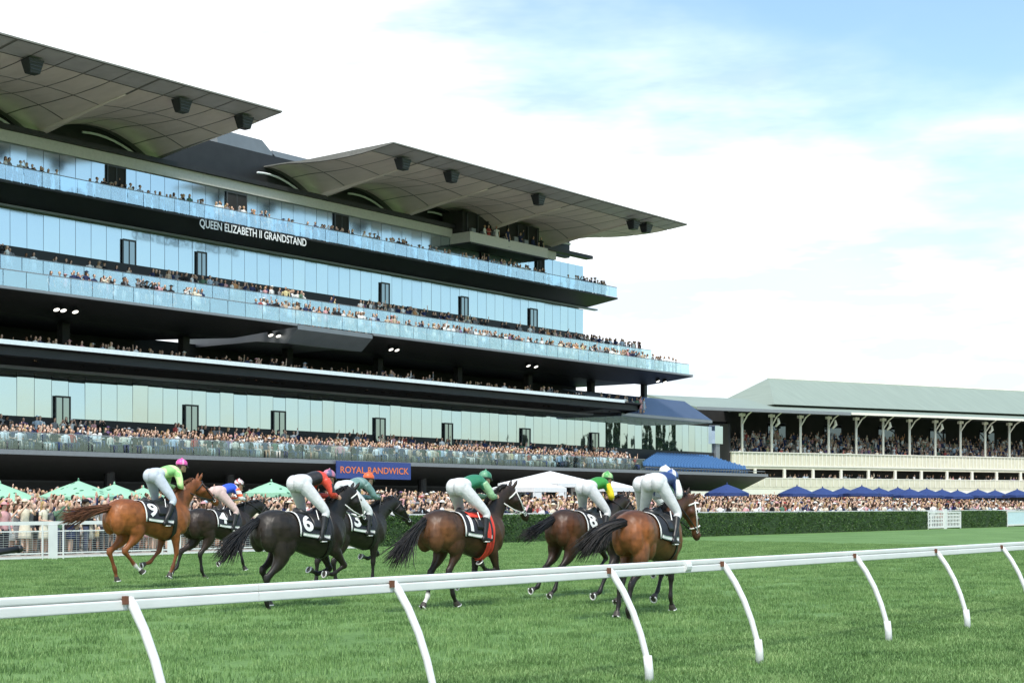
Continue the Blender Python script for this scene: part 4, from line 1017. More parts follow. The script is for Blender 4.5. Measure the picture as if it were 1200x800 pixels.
# ================================================================ jockeys
def build_jockey(label, loc, yaw, J):
    root = thing('person', label, 'person', loc, yaw, 'jockeys riding the racehorses', local=True)
    sc = J.get('scale', 1.0); root.scale = (sc, sc, sc)
    L = J.get('lift', 0.0); dz = J.get('dz', 0.0)
    hip = Vector((-.03+J.get('dx', 0), 0, 2.01+dz+L)); sh = Vector((.41+J.get('dx', 0), 0, 2.09+dz+J.get('sh', 0)+L)); hc = Vector((.615+J.get('dx', 0), J.get('hy', 0), 2.17+dz+J.get('hz', 0)+L))
    foot = {s: Vector((.15, s*.33, 1.15+L)) for s in (-1, 1)}; knee = {s: Vector((.27+J.get('dx', 0)*.5, s*.285, 1.57+L+dz*.5)) for s in (-1, 1)}
    hj = {s: hip+Vector((0, s*.10, -.03)) for s in (-1, 1)}; sj = {s: sh+Vector((0, s*.165, -.02)) for s in (-1, 1)}
    hand = {s: Vector((.73, s*.075, 1.83+L+J.get('hand_dz', 0))) for s in (-1, 1)}
    el = {s: (sj[s]+hand[s])/2+Vector((-.07, s*.09, -.10)) for s in (-1, 1)}
    skin = np.array(J.get('skin', (.50, .29, .20)))
    # bare body, one continuous surface
    b = MB()
    limb(b, [(*hip, .12, .09, .09), (*((hip+sh)/2+Vector((0, 0, .02))), .115, .085, .085), (*sh, .13, .085, .085), (*(sh+(hc-sh)*.35), .06, .06, .06), (*(sh+(hc-sh)*.72), .05, .052, .052)], 14, 18)
    fd = Vector((math.cos(R(J.get('look', -8)))*math.cos(R(J.get('turn', 0))), math.sin(R(J.get('turn', 0))), math.sin(R(J.get('look', -8))))).normalized()
    lt = Vector((0, 0, 1)).cross(fd).normalized(); up = fd.cross(lt)
    rot = Matrix((fd, lt, up)).transposed()
    ball(b, hc, (.097, .076, .112), 16, 12, rot); ball(b, hc+fd*.045-up*.055, (.052, .052, .062), 12, 8, rot); ball(b, hc+fd*.10-up*.01, (.022, .014, .022), 8, 6, rot)
    ball(b, hc+fd*.085+up*.022, (.018, .045, .014), 8, 6, rot); ball(b, hc+fd*.088-up*.085, (.02, .025, .018), 8, 6, rot); ball(b, hc+fd*.092-up*.05, (.012, .026, .010), 8, 6, rot)
    for s in (-1, 1): ball(b, hc+lt*(s*.078)-up*.005, (.02, .012, .032), 8, 6, rot)
    for s in (-1, 1):
        limb(b, [(*sj[s], .05, .05, .05), (*el[s], .038, .038, .038), (*hand[s], .024, .028, .028)], 10, 14)
        limb(b, [(*hj[s], .08, .08, .08), (*(hj[s]+(knee[s]-hj[s])*.6), .05, .05, .05), (*knee[s], .036, .036, .036), (*(knee[s]+(foot[s]-knee[s])*.4), .026, .026, .026), (*foot[s], .026, .026, .026)], 10, 16)
        h = hand[s]; fwd = Vector((.8, 0, -.35)).normalized(); lat = Vector((0, s, 0)); dn = Vector((-.35, 0, -.8)).normalized()
        limb(b, [(*(h-fwd*.01), .024, .03, .03), (*(h+fwd*.045), .022, .042, .042), (*(h+fwd*.085), .018, .036, .036)], 10, 8)
        for q in range(4):                             # fingers curl inwards round the reins
            o = h+fwd*.082+dn*(-.030+q*.020); ln = (.95, 1.05, 1.0, .8)[q]
            b.tube([o, o+fwd*.022*ln-lat*.006, o+fwd*.020*ln-lat*.032, o-fwd*.004-lat*.040], [.0095, .0095, .009, .008], 6)
        o = h+fwd*.02-dn*.036; b.tube([o, o+fwd*.035-dn*.012-lat*.012, o+fwd*.062-dn*.002-lat*.024], [.011, .0105, .009], 6)
    me = fuse(b, .0095, 2); co = me_co(me)
    c = np.ones((len(co), 1))*skin; rel = co-np.array(hc); f_ = rel@np.array(fd); u_ = rel@np.array(up); l_ = rel@np.array(lt)
    lips = np.exp(-((u_+.05)**2/.00008+(f_-.09)**2/.0008+l_**2/.0007))[:, None]; c = c*(1-lips*.6)+np.array((.35, .10, .09))*lips*.6
    eyes = sum(np.exp(-((u_-.012)**2/.00012+(l_-s*.033)**2/.0002+(f_-.08)**2/.001)) for s in (-1, 1))[:, None]; c = c*(1-np.clip(eyes, 0, 1)*.8)
    hair = ((u_ > .015) & (f_ < .03) | (f_ < -.05) & (u_ > -.06))[:, None]; c = np.where(hair, np.array(J.get('haircol', (.05, .03, .02))), c)
    set_cols(me, c); part('body', me, M_skin, root)
    # breeches
    b = MB()
    limb(b, [(*(hip+Vector((-.13, 0, -.02))), .07, .06, .08), (*(hip+Vector((-.06, 0, .0))), .175, .135, .155), (*(hip+Vector((.06, 0, .03))), .175, .125, .135), (*(hip+(sh-hip)*.34), .145, .105, .105)], 18, 14)
    for s in (-1, 1):
        ball(b, hip+Vector((-.06, s*.085, -.01)), (.140, .105, .145), 14, 10)
        m1 = hj[s]+(knee[s]-hj[s])*.5
        limb(b, [(*(hj[s]+Vector((-.02, 0, 0))), .105, .13, .13), (*m1, .088, .105, .105), (*(knee[s]+Vector((.0, 0, .0))), .065, .072, .072), (*(knee[s]+(foot[s]-knee[s])*.22), .058, .062, .062)], 14, 18)
    me = fuse(b, .012, 4); co = me_co(me); bc = np.array(J.get('breeches', (.64, .64, .65)))
    set_cols(me, np.ones((len(co), 1))*bc); part('breeches', me, M_breech, root)
    # silks
    b = MB()
    limb(b, [(*(hip+(sh-hip)*.24), .148, .108, .108), (*(hip+(sh-hip)*.55+Vector((0, 0, .025))), .160, .115, .115), (*(sh+Vector((-.05, 0, .015))), .185, .118, .118), (*(sh+Vector((.07, 0, .01))), .13, .085, .095), (*(sh+(hc-sh)*.45), .066, .066, .066)], 18, 18)
    for s in (-1, 1):
        limb(b, [(*(sj[s]+Vector((-.01, -s*.03, 0))), .085, .085, .085), (*(sj[s]+(el[s]-sj[s])*.55), .07, .07, .07), (*el[s], .062, .062, .062), (*(el[s]+(hand[s]-el[s])*.55), .050, .050, .050), (*(hand[s]-(hand[s]-el[s])*.06), .032, .034, .034)], 12, 22)
    me = fuse(b, .012, 3); co = me_co(me); sl_ = J['silks']; c = np.zeros((len(co), 3))
    axd = np.array((sh-hip).normalized())
    for i, p in enumerate(co):
        arm = abs(p[1]) > .19 or (p[2] < sh.z-.13 and p[0] > sh.x-.06); c[i] = sl_(p[0]-hip.x, p[1], p[2]-hip.z, arm)
    set_cols(me, c); part('silks_jacket', me, M_silk, root)
    # boots, cap, goggles, whip, stirrups
    for s in (-1, 1):
        b = MB(); k = knee[s]+(foot[s]-knee[s])*.18
        limb(b, [(*k, .058, .062, .062), (*(k+(foot[s]-k)*.45), .052, .056, .056), (*(foot[s]+Vector((0, 0, .07))), .040, .044, .044), (*(foot[s]+Vector((.0, 0, .0))), .042, .05, .05)], 12, 14)
        limb(b, [(*(foot[s]+Vector((-.07, 0, -.01))), .032, .035, .04), (*(foot[s]+Vector((.05, 0, -.02))), .042, .038, .035), (*(foot[s]+Vector((.17, 0, -.035))), .035, .022, .025)], 12, 10)
        me = fuse(b, .011, 2); part('boot', me, M_leather, root)
        tb = MB(); tb.tube([foot[s]+Vector((.04+.06*math.cos(q), .045*math.sin(q), -.055)) for q in np.linspace(0, 6.28, 13)], .009, 6); tb.tube([foot[s]+Vector((.05, 0, -.03)), knee[s]+Vector((-.16, -s*.05, .02))], .009, 5); mbpart('stirrup', tb, M_steel, root)
    b = MB(); rg = []
    for t, rl, rn in ((-.005, .094, .121), (.03, .101, .126), (.07, .096, .120), (.105, .074, .093), (.128, .040, .050), (.138, .012, .014)): rg.append(ring(hc+up*(t+.015)-fd*.012, lt, fd, rl, rn, rn*.95, 22))
    loft_rings(b, rg)
    nb = len(b.v); ball(b, hc+up*.155-fd*.012, .018, 8, 6)
    cc = [J['cap'](math.atan2((Vector(p)-hc).dot(lt), (Vector(p)-hc).dot(fd)), (Vector(p)-hc).dot(up)) for p in b.v]
    o = mbpart('cap', b, M_cap, root); set_cols(o.data, cc)
    pk = MB(); v = []
    for th in (0, -.008):
        for q in np.linspace(-1.1, 1.1, 9): v.append(hc+up*(.018+th)-fd*.012+lt*(.094*math.sin(q))+fd*(.118*math.cos(q)))
        for q in np.linspace(-1.1, 1.1, 9): v.append(hc+up*(.004+th)-fd*.012+lt*(.09*math.sin(q))+fd*(.118*math.cos(q)+.055*math.cos(q)))
    f = [(i, i+1, 10+i, 9+i) for i in range(8)]+[(18+i, 27+i, 28+i, 19+i) for i in range(8)]+[(9+i, 10+i, 28+i, 27+i) for i in range(8)]
    pk.raw(v, f); mbpart('peak', pk, M_leather, o)
    gq = MB(); rgs = ring(hc+up*.02-fd*.005, lt, fd, .100, .118, .116, 24); gq.tube(rgs+[rgs[0]], .010, 6, False)
    for s in (-1, 1): ball(gq, hc+up*.012+fd*.095+lt*(s*.034), (.018, .028, .022), 8, 6, rot)
    mbpart('goggles', gq, M_black, root)
    if J.get('whip'):
        wb = MB(); h = hand[-1]; wb.tube([h+Vector((.02, -.03, .05)), h+Vector((-.06, -.06, -.18)), h+Vector((-.17, -.09, -.52))], [.011, .010, .006], 6); mbpart('whip', wb, M_leather, root)
    return root
# ================================================================ the field
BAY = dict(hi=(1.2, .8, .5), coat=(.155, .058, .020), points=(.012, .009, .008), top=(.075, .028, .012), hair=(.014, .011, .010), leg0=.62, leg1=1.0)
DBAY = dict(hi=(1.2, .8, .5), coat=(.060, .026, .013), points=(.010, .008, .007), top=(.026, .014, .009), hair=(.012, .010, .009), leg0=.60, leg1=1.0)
BLK = dict(coat=(.022, .016, .012), points=(.010, .009, .008), top=(.015, .012, .010), hair=(.010, .009, .009))
CHE = dict(coat=(.260, .085, .024), points=(.150, .048, .016), top=(.185, .058, .018), hair=(.13, .05, .022), leg0=.3, leg1=.9)
SWING = dict(fr=(5, -18, -30), fl=(-20, -45, -80), hr=(48, -42, 40, 52), hl=(30, -52, 20, 10))
FOLD = dict(fr=(38, -70, -115), fl=(15, -88, -130), hr=(40, -38, 8, 30), hl=(10, -62, -20, -60))
STANCE = dict(fr=(-4, -6, 25), fl=(28, -75, -120), hr=(18, -44, -2, 24), hl=(44, -48, 20, 0))
PUSH = dict(fr=(28, -60, -100), fl=(42, -50, -85), hr=(12, -48, -22, -62), hl=(0, -50, -34, -80))
GATH = dict(fr=(20, -95, -140), fl=(-10, -50, -90), hr=(58, -28, 16, 30), hl=(44, -40, -10, -40))
def mk(d, pose, **k): o = dict(d); o.update(pose); o.update(k); return o
def solid(*c): return lambda *a: c
def pat9(x, y, z, arm):
    k = math.sin(x*21+y*9)+math.sin(z*23-y*14+1); return (.62, .86, .36) if k > -.35 else (.28, .58, .20)
def pat4(x, y, z, arm):
    if arm or x > .42: return (.80, .13, .04) if math.sin(z*42+y*7) > .2 else (.82, .80, .76)
    return (.03, .09, .62)
def pat6(x, y, z, arm):
    return (.70, .07, .04) if .34 < x < .47 or arm and math.sin(z*20) > 0 else (.02, .018, .018)
def pat3(x, y, z, arm): return (.15, .26, .24) if math.sin(x*30+z*12) > -.6 else (.24, .34, .32)
def pat1(x, y, z, arm): return (.30, .50, .28) if arm else (.03, .19, .10)
def pat8(x, y, z, arm): return (.80, .62, .02) if arm and z < .12 else (.04, .26, .04)
def patN(x, y, z, arm): return (.80, .80, .78) if arm else (.020, .045, .15)
def patF(x, y, z, arm): return (.03, .10, .06)
cap9 = lambda a, u: (.75, .10, .38) if math.sin(a*4) > -.8 else (.80, .45, .60)
cap4 = lambda a, u: (.80, .78, .76) if math.sin(a*5+u*60) > -.3 else (.35, .03, .04)
cap6 = lambda a, u: (.58, .20, .28) if math.sin(a*4+1) > 0 else (.09, .10, .20)
cap3 = solid(.78, .13, .04); cap1 = lambda a, u: (.05, .22, .12) if math.sin(a*3) > -.3 else (.14, .33, .20)
cap8 = lambda a, u: (.10, .36, .10) if math.sin(a*4) > -.2 else (.45, .62, .30)
capF = lambda a, u: (.80, .80, .78) if u > .035 else (.55, .55, .54)
capN = lambda a, u: (.05, .10, .30) if math.sin(a*4+.8) > 0 else (.82, .82, .80)
# (sx of the body, y, horse, jockey)
FIELD = [
 ('chestnut racehorse with number 9 saddle cloth and a white hind sock', 'jockey in pale green silks and pink cap on the chestnut horse', 19.05, 24.4,
  mk(CHE, SWING, num='9', lift=.13, scale=1.04, tail=(186, .95), tail_sag=.25, tail_j=.2, socks=('hr',), neck=47, head=38, seed=3, neck_yaw=-4),
  dict(silks=pat9, cap=cap9, lift=.13, scale=1.04, breeches=(.52, .56, .63), dz=.06, hz=.03, dx=.16)),
 ('dark brown racehorse with number 4 saddle cloth', 'jockey in blue silks with red and white sleeves and white patterned cap', 23.0, 26.9,
  mk(BLK, FOLD, num='4', coat=(.030, .017, .012), fr=(-28, -45, -70), fl=(30, 15, 20), neck=24, head=34, seed=5, tail=(195, .8)),
  dict(silks=pat4, cap=cap4, breeches=(.62, .45, .42), dz=-.02, whip=True)),
 ('black racehorse with number 6 saddle cloth and white rein', 'jockey in black and red silks with pink and navy cap', 17.1, 17.95,
  mk(BLK, STANCE, num='6', tail=(204, .95), tail_sag=.5, tail_yaw=6, neck=46, head=56, rein=M_strapw, noseband=M_strapw, fr=(40, -62, -100), seed=7),
  dict(silks=pat6, cap=cap6, dz=.04, hz=-.07)),
 ('black racehorse with number 3 saddle cloth', 'jockey in grey green silks and orange cap on the black horse', 20.95, 20.6,
  mk(BLK, STANCE, num='3', neck=30, head=42, fl=(46, -74, -110), fr=(-2, -3, 20), hr=(50, -36, 10, 30), hl=(34, -50, -5, -20), seed=9, hand_dz=-.05),
  dict(dx=-.12, silks=pat3, cap=cap3, breeches=(.60, .62, .62), dz=.02, whip=True)),
 ('bay racehorse with number 1 saddle cloth and red girth strap', 'jockey in dark green silks and green cap, white breeches, red pad below', 18.75, 15.85,
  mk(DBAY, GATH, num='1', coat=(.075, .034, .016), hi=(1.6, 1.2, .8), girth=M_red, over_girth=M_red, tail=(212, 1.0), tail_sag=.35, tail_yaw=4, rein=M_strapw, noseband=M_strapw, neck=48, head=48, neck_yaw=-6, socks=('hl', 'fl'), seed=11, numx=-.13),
  dict(silks=pat1, cap=cap1, dz=-.02, hz=-.03, dx=-.08)),
 ('dark bay racehorse with number 8 saddle cloth and tail streaming low', 'jockey in green silks with yellow sleeve and green cap', 22.5, 16.1,
  mk(DBAY, PUSH, num='8', tail=(200, .85), tail_sag=.05, tail_j=.14, neck=32, head=40, seed=13, tail_n=200),
  dict(silks=pat8, cap=cap8, dz=.0, dx=.10)),
 ('dark brown racehorse galloping beside the bay on the rail side', 'jockey in dark green silks and plain white cap', 21.9, 14.35,
  mk(DBAY, PUSH, coat=(.035, .020, .013), tail=(215, .7), tail_sag=.3, neck=36, head=40, seed=15, hr=(20, -45, -20, -60)),
  dict(silks=patF, cap=capF, dz=.05, hz=.02)),
 ('bright bay racehorse with white edged dark saddle cloth nearest the running rail', 'jockey in navy silks with blue and white quartered cap', 19.2, 12.5,
  mk(BAY, STANCE, tail=(184, .90), tail_sag=1.0, tail_yaw=-34, neck=32, head=72, neck_yaw=-10, head_yaw=-30, noseband=M_strapw, fr=(-2, -4, 22), fl=(24, -30, -60), hr=(-2, -46, -18, 20), hl=(26, -54, 0, -30), seed=17),
  dict(silks=patN, cap=capN, dz=.03, hz=-.10, sh=-.04, turn=-12, dx=.2)),
]
for hl_, jl_, hx_, hy_, hp_, jp_ in FIELD:
    yaw = R(random.uniform(-2, 2)) if hx_ != 19.2 else R(9)
    build_horse('racehorse', hl_, (hx_, hy_, 0), yaw, hp_)
    build_jockey(jl_, (hx_, hy_, 0), yaw, jp_)
# ================================================================ umbrellas and marquees on the lawn
def umbrella_mats():
    def pat(name, c0, c1, sc, thr):
        m, t, b = nodes(name); tcn = addn(t, 'ShaderNodeTexCoord'); mp = addn(t, 'ShaderNodeMapping'); mp.inputs['Scale'].default_value = (sc*.55, sc, sc); mp.inputs['Rotation'].default_value = (0, 0, .5)
        n = addn(t, 'ShaderNodeTexVoronoi'); n.inputs['Scale'].default_value = 1.0; n.inputs['Randomness'].default_value = .8
        t.links.new(tcn.outputs['Object'], mp.inputs[0]); t.links.new(mp.outputs[0], n.inputs['Vector'])
        r = addn(t, 'ShaderNodeValToRGB'); r.color_ramp.interpolation = 'LINEAR'; e = r.color_ramp.elements; e[0].position = thr-.03; e[0].color = (*c1, 1); e[1].position = thr; e[1].color = (*c0, 1)
        t.links.new(n.outputs['Distance'], r.inputs[0]); t.links.new(r.outputs[0], b.inputs['Base Color']); b.inputs['Roughness'].default_value = .7
        return m
    return pat('umbrella_green', (.30, .55, .38), (.05, .15, .09), 3.2, .26), pat('umbrella_blue', (.020, .046, .170), (.014, .032, .12), 3.0, .2)
M_ug, M_ub = umbrella_mats()
def umbrella(label, group, x, D, r, apex, m):
    z0 = lawn_z(D); s = sx(x, D)
    u = thing('market_umbrella', label, 'umbrella', (s, D, z0), random.uniform(0, .7), group, local=True)
    h = apex-z0; rim = h-.62*r/1.5; n = 8; v = [(0, 0, h)]; f = []
    for q in range(16):
        a = q*math.pi/8; k = 1.0 if q % 2 == 0 else .945
        v.append((r*.5*math.cos(a), r*.5*math.sin(a), h-(h-rim)*.46))
    for q in range(16):
        a = q*math.pi/8; k = 1.0 if q % 2 == 0 else .94
        v.append((r*k*math.cos(a), r*k*math.sin(a), rim+(0 if q % 2 == 0 else .03)))
    for q in range(16):
        a = q*math.pi/8; k = 1.0 if q % 2 == 0 else .94
        v.append((r*k*math.cos(a), r*k*math.sin(a), rim-.20))
    for q in range(16):
        w = (q+1) % 16; f += [(0, 1+q, 1+w), (1+q, 17+q, 17+w, 1+w), (17+q, 33+q, 33+w, 17+w)]
    mbpart('canopy', MB().raw(v, f), m, u, False)
    mbpart('pole', MB().tube([(0, 0, 0), (0, 0, h-.05)], .03, 8), M_edge, u)
    mbpart('finial', MB().tube([(0, 0, h-.03), (0, 0, h+.12)], [.06, .02], 8), m, u)
    mbpart('base', MB().tube([(0, 0, 0), (0, 0, .12)], [.35, .3], 10), M_edge, u)
    for q in range(0, 16, 2):
        a = q*math.pi/8; mbpart('rib', MB().tube([(0, 0, h-.12), (r*.97*math.cos(a), r*.97*math.sin(a), rim-.02)], .012, 4), M_edge, u)
for i, (x, D, r, y) in enumerate(((0, 53, 1.75, 566), (92, 55, 1.7, 563), (134, 57, 1.6, 567), (168, 60, 1.6, 571), (318, 57, 1.45, 564))):
    umbrella(['green patterned umbrella at the open end of the lawn crowd', 'large green leaf patterned umbrella behind the chestnut horse', 'green leaf patterned umbrella between two other green umbrellas', 'green leaf patterned umbrella behind the pink capped jockey', 'lone green leaf patterned umbrella behind the black horse number 6'][i],
             'green patterned umbrellas on the lawn', x, D, r, zp(x, y, D), M_ug)
blues = ((852, 52, 1.5, 567), (934, 53, 1.45, 569), (964, 55, 1.4, 571), (988, 54, 1.3, 571), (1010, 52, 1.5, 569), (1030, 56, 1.45, 571), (1052, 57, 1.4, 571), (1066, 52, 1.45, 572), (1086, 52, 1.5, 572), (1104, 55, 1.5, 573), (1122, 51, 1.4, 574), (1146, 52, 1.4, 573), (1166, 54, 1.4, 574), (1192, 51, 1.4, 573), (1215, 54, 1.4, 573))
for i, (x, D, r, y) in enumerate(blues):
    umbrella('single blue umbrella standing apart below the empty blue seats' if i == 0 else 'blue umbrella in the row below the cream grandstand', 'blue umbrellas along the lawn', x, D, r, zp(x, y, D), M_ub)
def marquee(label, x0, x1, D, ya, ye):
    s0, s1 = sx(x0, D), sx(x1, D); z0 = lawn_z(D); w = s1-s0; za, ze = zp((x0+x1)/2, ya, D), zp((x0+x1)/2, ye, D); dp = max(w, 3)
    t = thing('marquee', label, 'tent', ((s0+s1)/2, D+dp/2, z0), group='white marquees on the lawn')
    c = ((s0+s1)/2, D+dp/2, za)
    MB().raw([(s0, D, ze), (s1, D, ze), (s1, D+dp, ze), (s0, D+dp, ze), c, (s0, D, ze-.28), (s1, D, ze-.28), (s1, D+dp, ze-.28), (s0, D+dp, ze-.28)],
             [(0, 1, 4), (1, 2, 4), (2, 3, 4), (3, 0, 4), (0, 5, 6, 1), (1, 6, 7, 2), (2, 7, 8, 3), (3, 8, 5, 0)]).build('roof', M_canvas, t)
    for a in (s0+.06, s1-.06):
        for b in (D+.06, D+dp-.06): MB().box(a-.05, a+.05, b-.05, b+.05, z0, ze-.01).build('leg', M_canvas, t)
    MB().box(s0+.15, s1-.15, D+dp-.1, D+dp-.07, z0, ze-.3).build('back_wall', M_cladg, t)
    MB().box(s0+.15, s0+.8, D+.02, D+.05, z0, ze-.29).build('side_curtain', M_canvas, t)
marquee('small white marquee with a pointed roof behind the lawn crowd', 626, 664, 57, 561, 571)
marquee('large white marquee behind the small one in the lawn crowd', 654, 706, 62, 551, 566)
marquee('white marquee partly hidden by the green and yellow jockey', 716, 748, 60, 561, 571)
# ================================================================ the crowd
TOPS = [('white', (.72, .72, .70)), ('black', (.018, .018, .02)), ('navy', (.025, .035, .09)), ('pink', (.60, .33, .34)), ('red', (.36, .07, .06)), ('pale blue', (.40, .48, .56)),
        ('beige', (.48, .38, .28)), ('grey', (.22, .22, .23)), ('green', (.10, .18, .12)), ('cream', (.66, .60, .48)), ('orange', (.52, .27, .13)), ('purple', (.18, .11, .22)), ('yellow', (.60, .52, .28))]
TW = np.array([6, 5, 2.6, 3, .6, 1.3, 4, 2, .5, 3.6, .4, .3, .3]); TW /= TW.sum()
HAIRS = [('dark haired', (.018, .012, .010)), ('brown haired', (.07, .035, .018)), ('blond', (.38, .26, .12)), ('grey haired', (.30, .29, .28))]
HW = np.array([5, 4, 3, 1.]); HW /= HW.sum()
SKINS = [(.60, .38, .28), (.66, .44, .33), (.50, .30, .21), (.24, .13, .08), (.62, .38, .29)]
POSES = ['arms lowered', 'one arm raised', 'phone held up', 'hands folded']
def person_mesh(pose, female, hat, seated, n=8, lod=1.0):
    """lofts with a part number for every vertex: 0 skin 1 hair 2 top 3 bottom 4 shoes"""
    V = []; Fc = []; T = []
    def lo(keys, part_, nn=n, lat=(1, 0, 0)):
        mb = MB(); limb(mb, keys, nn, max(3, int(len(keys)*lod)), 2.0, lat); b = len(V); V.extend(mb.v); Fc.extend([tuple(i+b for i in q) for q in mb.f]); T.extend([part_]*len(mb.v))
    def bl(c, r, part_, a=8, b_=6):
        mb = MB(); ball(mb, c, r, a, b_); b = len(V); V.extend(mb.v); Fc.extend([tuple(i+b for i in q) for q in mb.f]); T.extend([part_]*len(mb.v))
    h = .93
    wsh = .19 if female else .225
    z0 = -.40 if seated else 0
    lo([(0, 0, .84+z0, .155, .11, .11), (0, 0, .98+z0, .165 if female else .16, .115, .115), (0, 0, 1.12+z0, .13 if female else .155, .095, .105), (0, .0, 1.32+z0, wsh*.86, .11, .12), (0, .01, 1.43+z0, wsh*.72, .075, .08), (0, .015, 1.47+z0, .07, .06, .06)], 2, n+2)
    lo([(0, .01, 1.44+z0, .055, .055, .055), (0, -.005, 1.53+z0, .05, .05, .05), (0, -.01, 1.56+z0, .05, .05, .05)], 0, 6)
    bl((0, -.015, 1.635+z0), (.075, .092, .115), 0, 10, 8); bl((0, -.105, 1.625+z0), (.014, .02, .02), 0, 5, 4)
    if hat:
        bl((0, -.005, 1.715+z0), (.092, .108, .07), 2, 10, 6); lo([(0, -.01, 1.695+z0, .17, .18, .18), (0, -.01, 1.708+z0, .165, .175, .175)], 2, 12)
    bl((0, .018, 1.665+z0), (.086, .094, .10), 1, 10, 7)
    if female: lo([(0, .05, 1.66+z0, .08, .05, .05), (0, .075, 1.52+z0, .085, .045, .045), (0, .085, 1.40+z0, .07, .025, .025)], 1, 8)
    bare = female
    for s in (-1, 1):
        S = (s*wsh*.92, .01, 1.40+z0)
        if pose == 0: E = (s*(wsh+.07), .03, 1.13+z0); Hn = (s*(wsh+.04), -.08, .88+z0)
        elif pose == 1 and s == 1: E = (s*(wsh+.10), -.05, 1.55+z0); Hn = (s*(wsh+.05), -.12, 1.86+z0)
        elif pose == 2: E = (s*(wsh+.06), -.20, 1.30+z0); Hn = (s*.06, -.36, 1.60+z0)
        else: E = (s*(wsh+.07), -.02, 1.14+z0); Hn = (s*.05, -.22, 1.10+z0)
        M_ = tuple((a+b)/2 for a, b in zip(S, E))
        lo([(*S, .062, .062, .062), (*M_, .053, .053, .053)]+([] if bare else [(*E, .046, .046, .046), (*Hn, .036, .036, .036)]), 2, 6)
        lo([(*M_, .042, .042, .042), (*E, .038, .038, .038), (*Hn, .026, .026, .026)] if bare else [(*E, .03, .03, .03), (*Hn, .026, .026, .026)], 0, 6)
        d = tuple(b-a for a, b in zip(E, Hn)); dl = math.sqrt(sum(q*q for q in d)); d = tuple(q/dl for q in d)
        lo([(*Hn, .03, .035, .035), *[tuple(Hn[q]+d[q]*.07 for q in range(3))+(.035, .038, .038)], *[tuple(Hn[q]+d[q]*.15 for q in range(3))+(.018, .02, .02)]], 0, 6)
        if not seated:
            if not female: lo([(s*.09, 0, .88, .09, .10, .10), (s*.10, -.01, .48, .065, .07, .07), (s*.105, .01, .09, .05, .055, .055)], 3, 7)
            else: lo([(s*.075, 0, .55, .05, .06, .06), (s*.08, .01, .30, .048, .055, .055), (s*.08, .02, .07, .034, .036, .036)], 0, 6)
            lo([(s*.10, .06, .05, .04, .05, .05), (s*.105, -.06, .035, .045, .035, .035), (s*.11, -.16, .025, .035, .022, .022)], 4, 6)
        else:
            lo([(s*.09, 0, .50, .09, .09, .09), (s*.11, -.42, .50, .065, .07, .07)], 3, 7); lo([(s*.11, -.42, .50, .06, .06, .06), (s*.11, -.40, .06, .045, .05, .05)], 3, 6)
    if female and not seated: lo([(0, 0, 1.0, .155, .115, .115), (0, 0, .80, .19, .15, .15), (0, 0, .52, .22, .17, .17)], 2, 10)
    return np.array([tuple(v) for v in V]), Fc, np.array(T)
BOT = [(.02, .022, .03), (.05, .06, .10), (.30, .25, .18), (.03, .05, .12), (.10, .10, .11), (.55, .52, .46)]
VARI = [(p, fm, ht) for p in range(4) for fm in (False, True) for ht in (False, True)]
def crowd_cols(T, top, hair, skin, bot):
    pal = np.array([skin, hair, top, bot, (.03, .025, .02)]); return pal[T]
# individually built people: the ones that show largest, along the fence and hedge at the front of the lawn
HI = {v: person_mesh(v[0], v[1], v[2], False, 10, 2.0) for v in VARI}
LO = {(p, fm, ht, st): person_mesh(p, fm, ht, st, 6, 1.0) for p in range(4) for fm in (False, True) for ht in (False, True) for st in (False, True)}
shared = {}
def person_obj(x, y, z, rz, vi, ti, hi, si, bi, sc, place, group):
    key = (vi, ti, hi, si, bi)
    if key not in shared:
        V, Fc, T = HI[VARI[vi]]; me = bpy.data.meshes.new('person'); me.from_pydata([tuple(p) for p in V], [], Fc); me.update()
        me.polygons.foreach_set('use_smooth', np.ones(len(me.polygons), bool)); set_cols(me, crowd_cols(T, TOPS[ti][1], HAIRS[hi][1], SKINS[si], BOT[bi])); me.materials.append(M_crowd); shared[key] = me
    o = bpy.data.objects.new('person', shared[key]); COL.objects.link(o); o.location = (x, y, z); o.rotation_euler = (0, 0, rz); o.scale = (sc, sc, sc)
    p, fm, ht = VARI[vi]
    tag(o, '%s spectator in %s%s, %s, %s' % (HAIRS[hi][0], TOPS[ti][0]+(' dress' if fm else ' top'), ' and hat' if ht else '', POSES[p], place), 'person', group)
pr = np.random.default_rng(21)
TW2 = np.array([6, 8, 5, 1.2, .5, 1.8, 2, 4, .5, 2, .3, .3, .3]); TW2 /= TW2.sum()
def pick(w=None): return int(pr.choice(len(TOPS), p=TW if w is None else w)), int(pr.choice(4, p=HW)), int(pr.choice(5, p=[.35, .3, .2, .06, .09])), int(pr.integers(0, 6))
spots = []
D = 43.2; row = 0
while D < 71:                                    # loose rows over the whole lawn
    s = 22.0+row % 2*.3
    while s < 150:
        s += pr.uniform(.44, .80) if D < 52 else pr.uniform(.55, 1.0)
        spots.append((s, D+pr.normal(0, .18)))
    D += .62 if D < 48 else (.9 if D < 56 else 1.3); row += 1
spots = [p for p in spots if not (any(abs(p[0]-sx(x, d)) < .4 and abs(p[1]-d) < .4 for x, d, *_ in blues))]
def in_view(s, D):
    Z = CA*s+SA*D; X = SA*s-CA*D; return abs(X/Z) < .350
vis = [p for p in spots if in_view(*p)]; rest = [p for p in spots if not in_view(*p) and p[0] < 150]
vis.sort(key=lambda p: CA*p[0]+SA*p[1]+1.6*max(0, p[1]-45.5))
front, back = vis[:300], vis[300:]
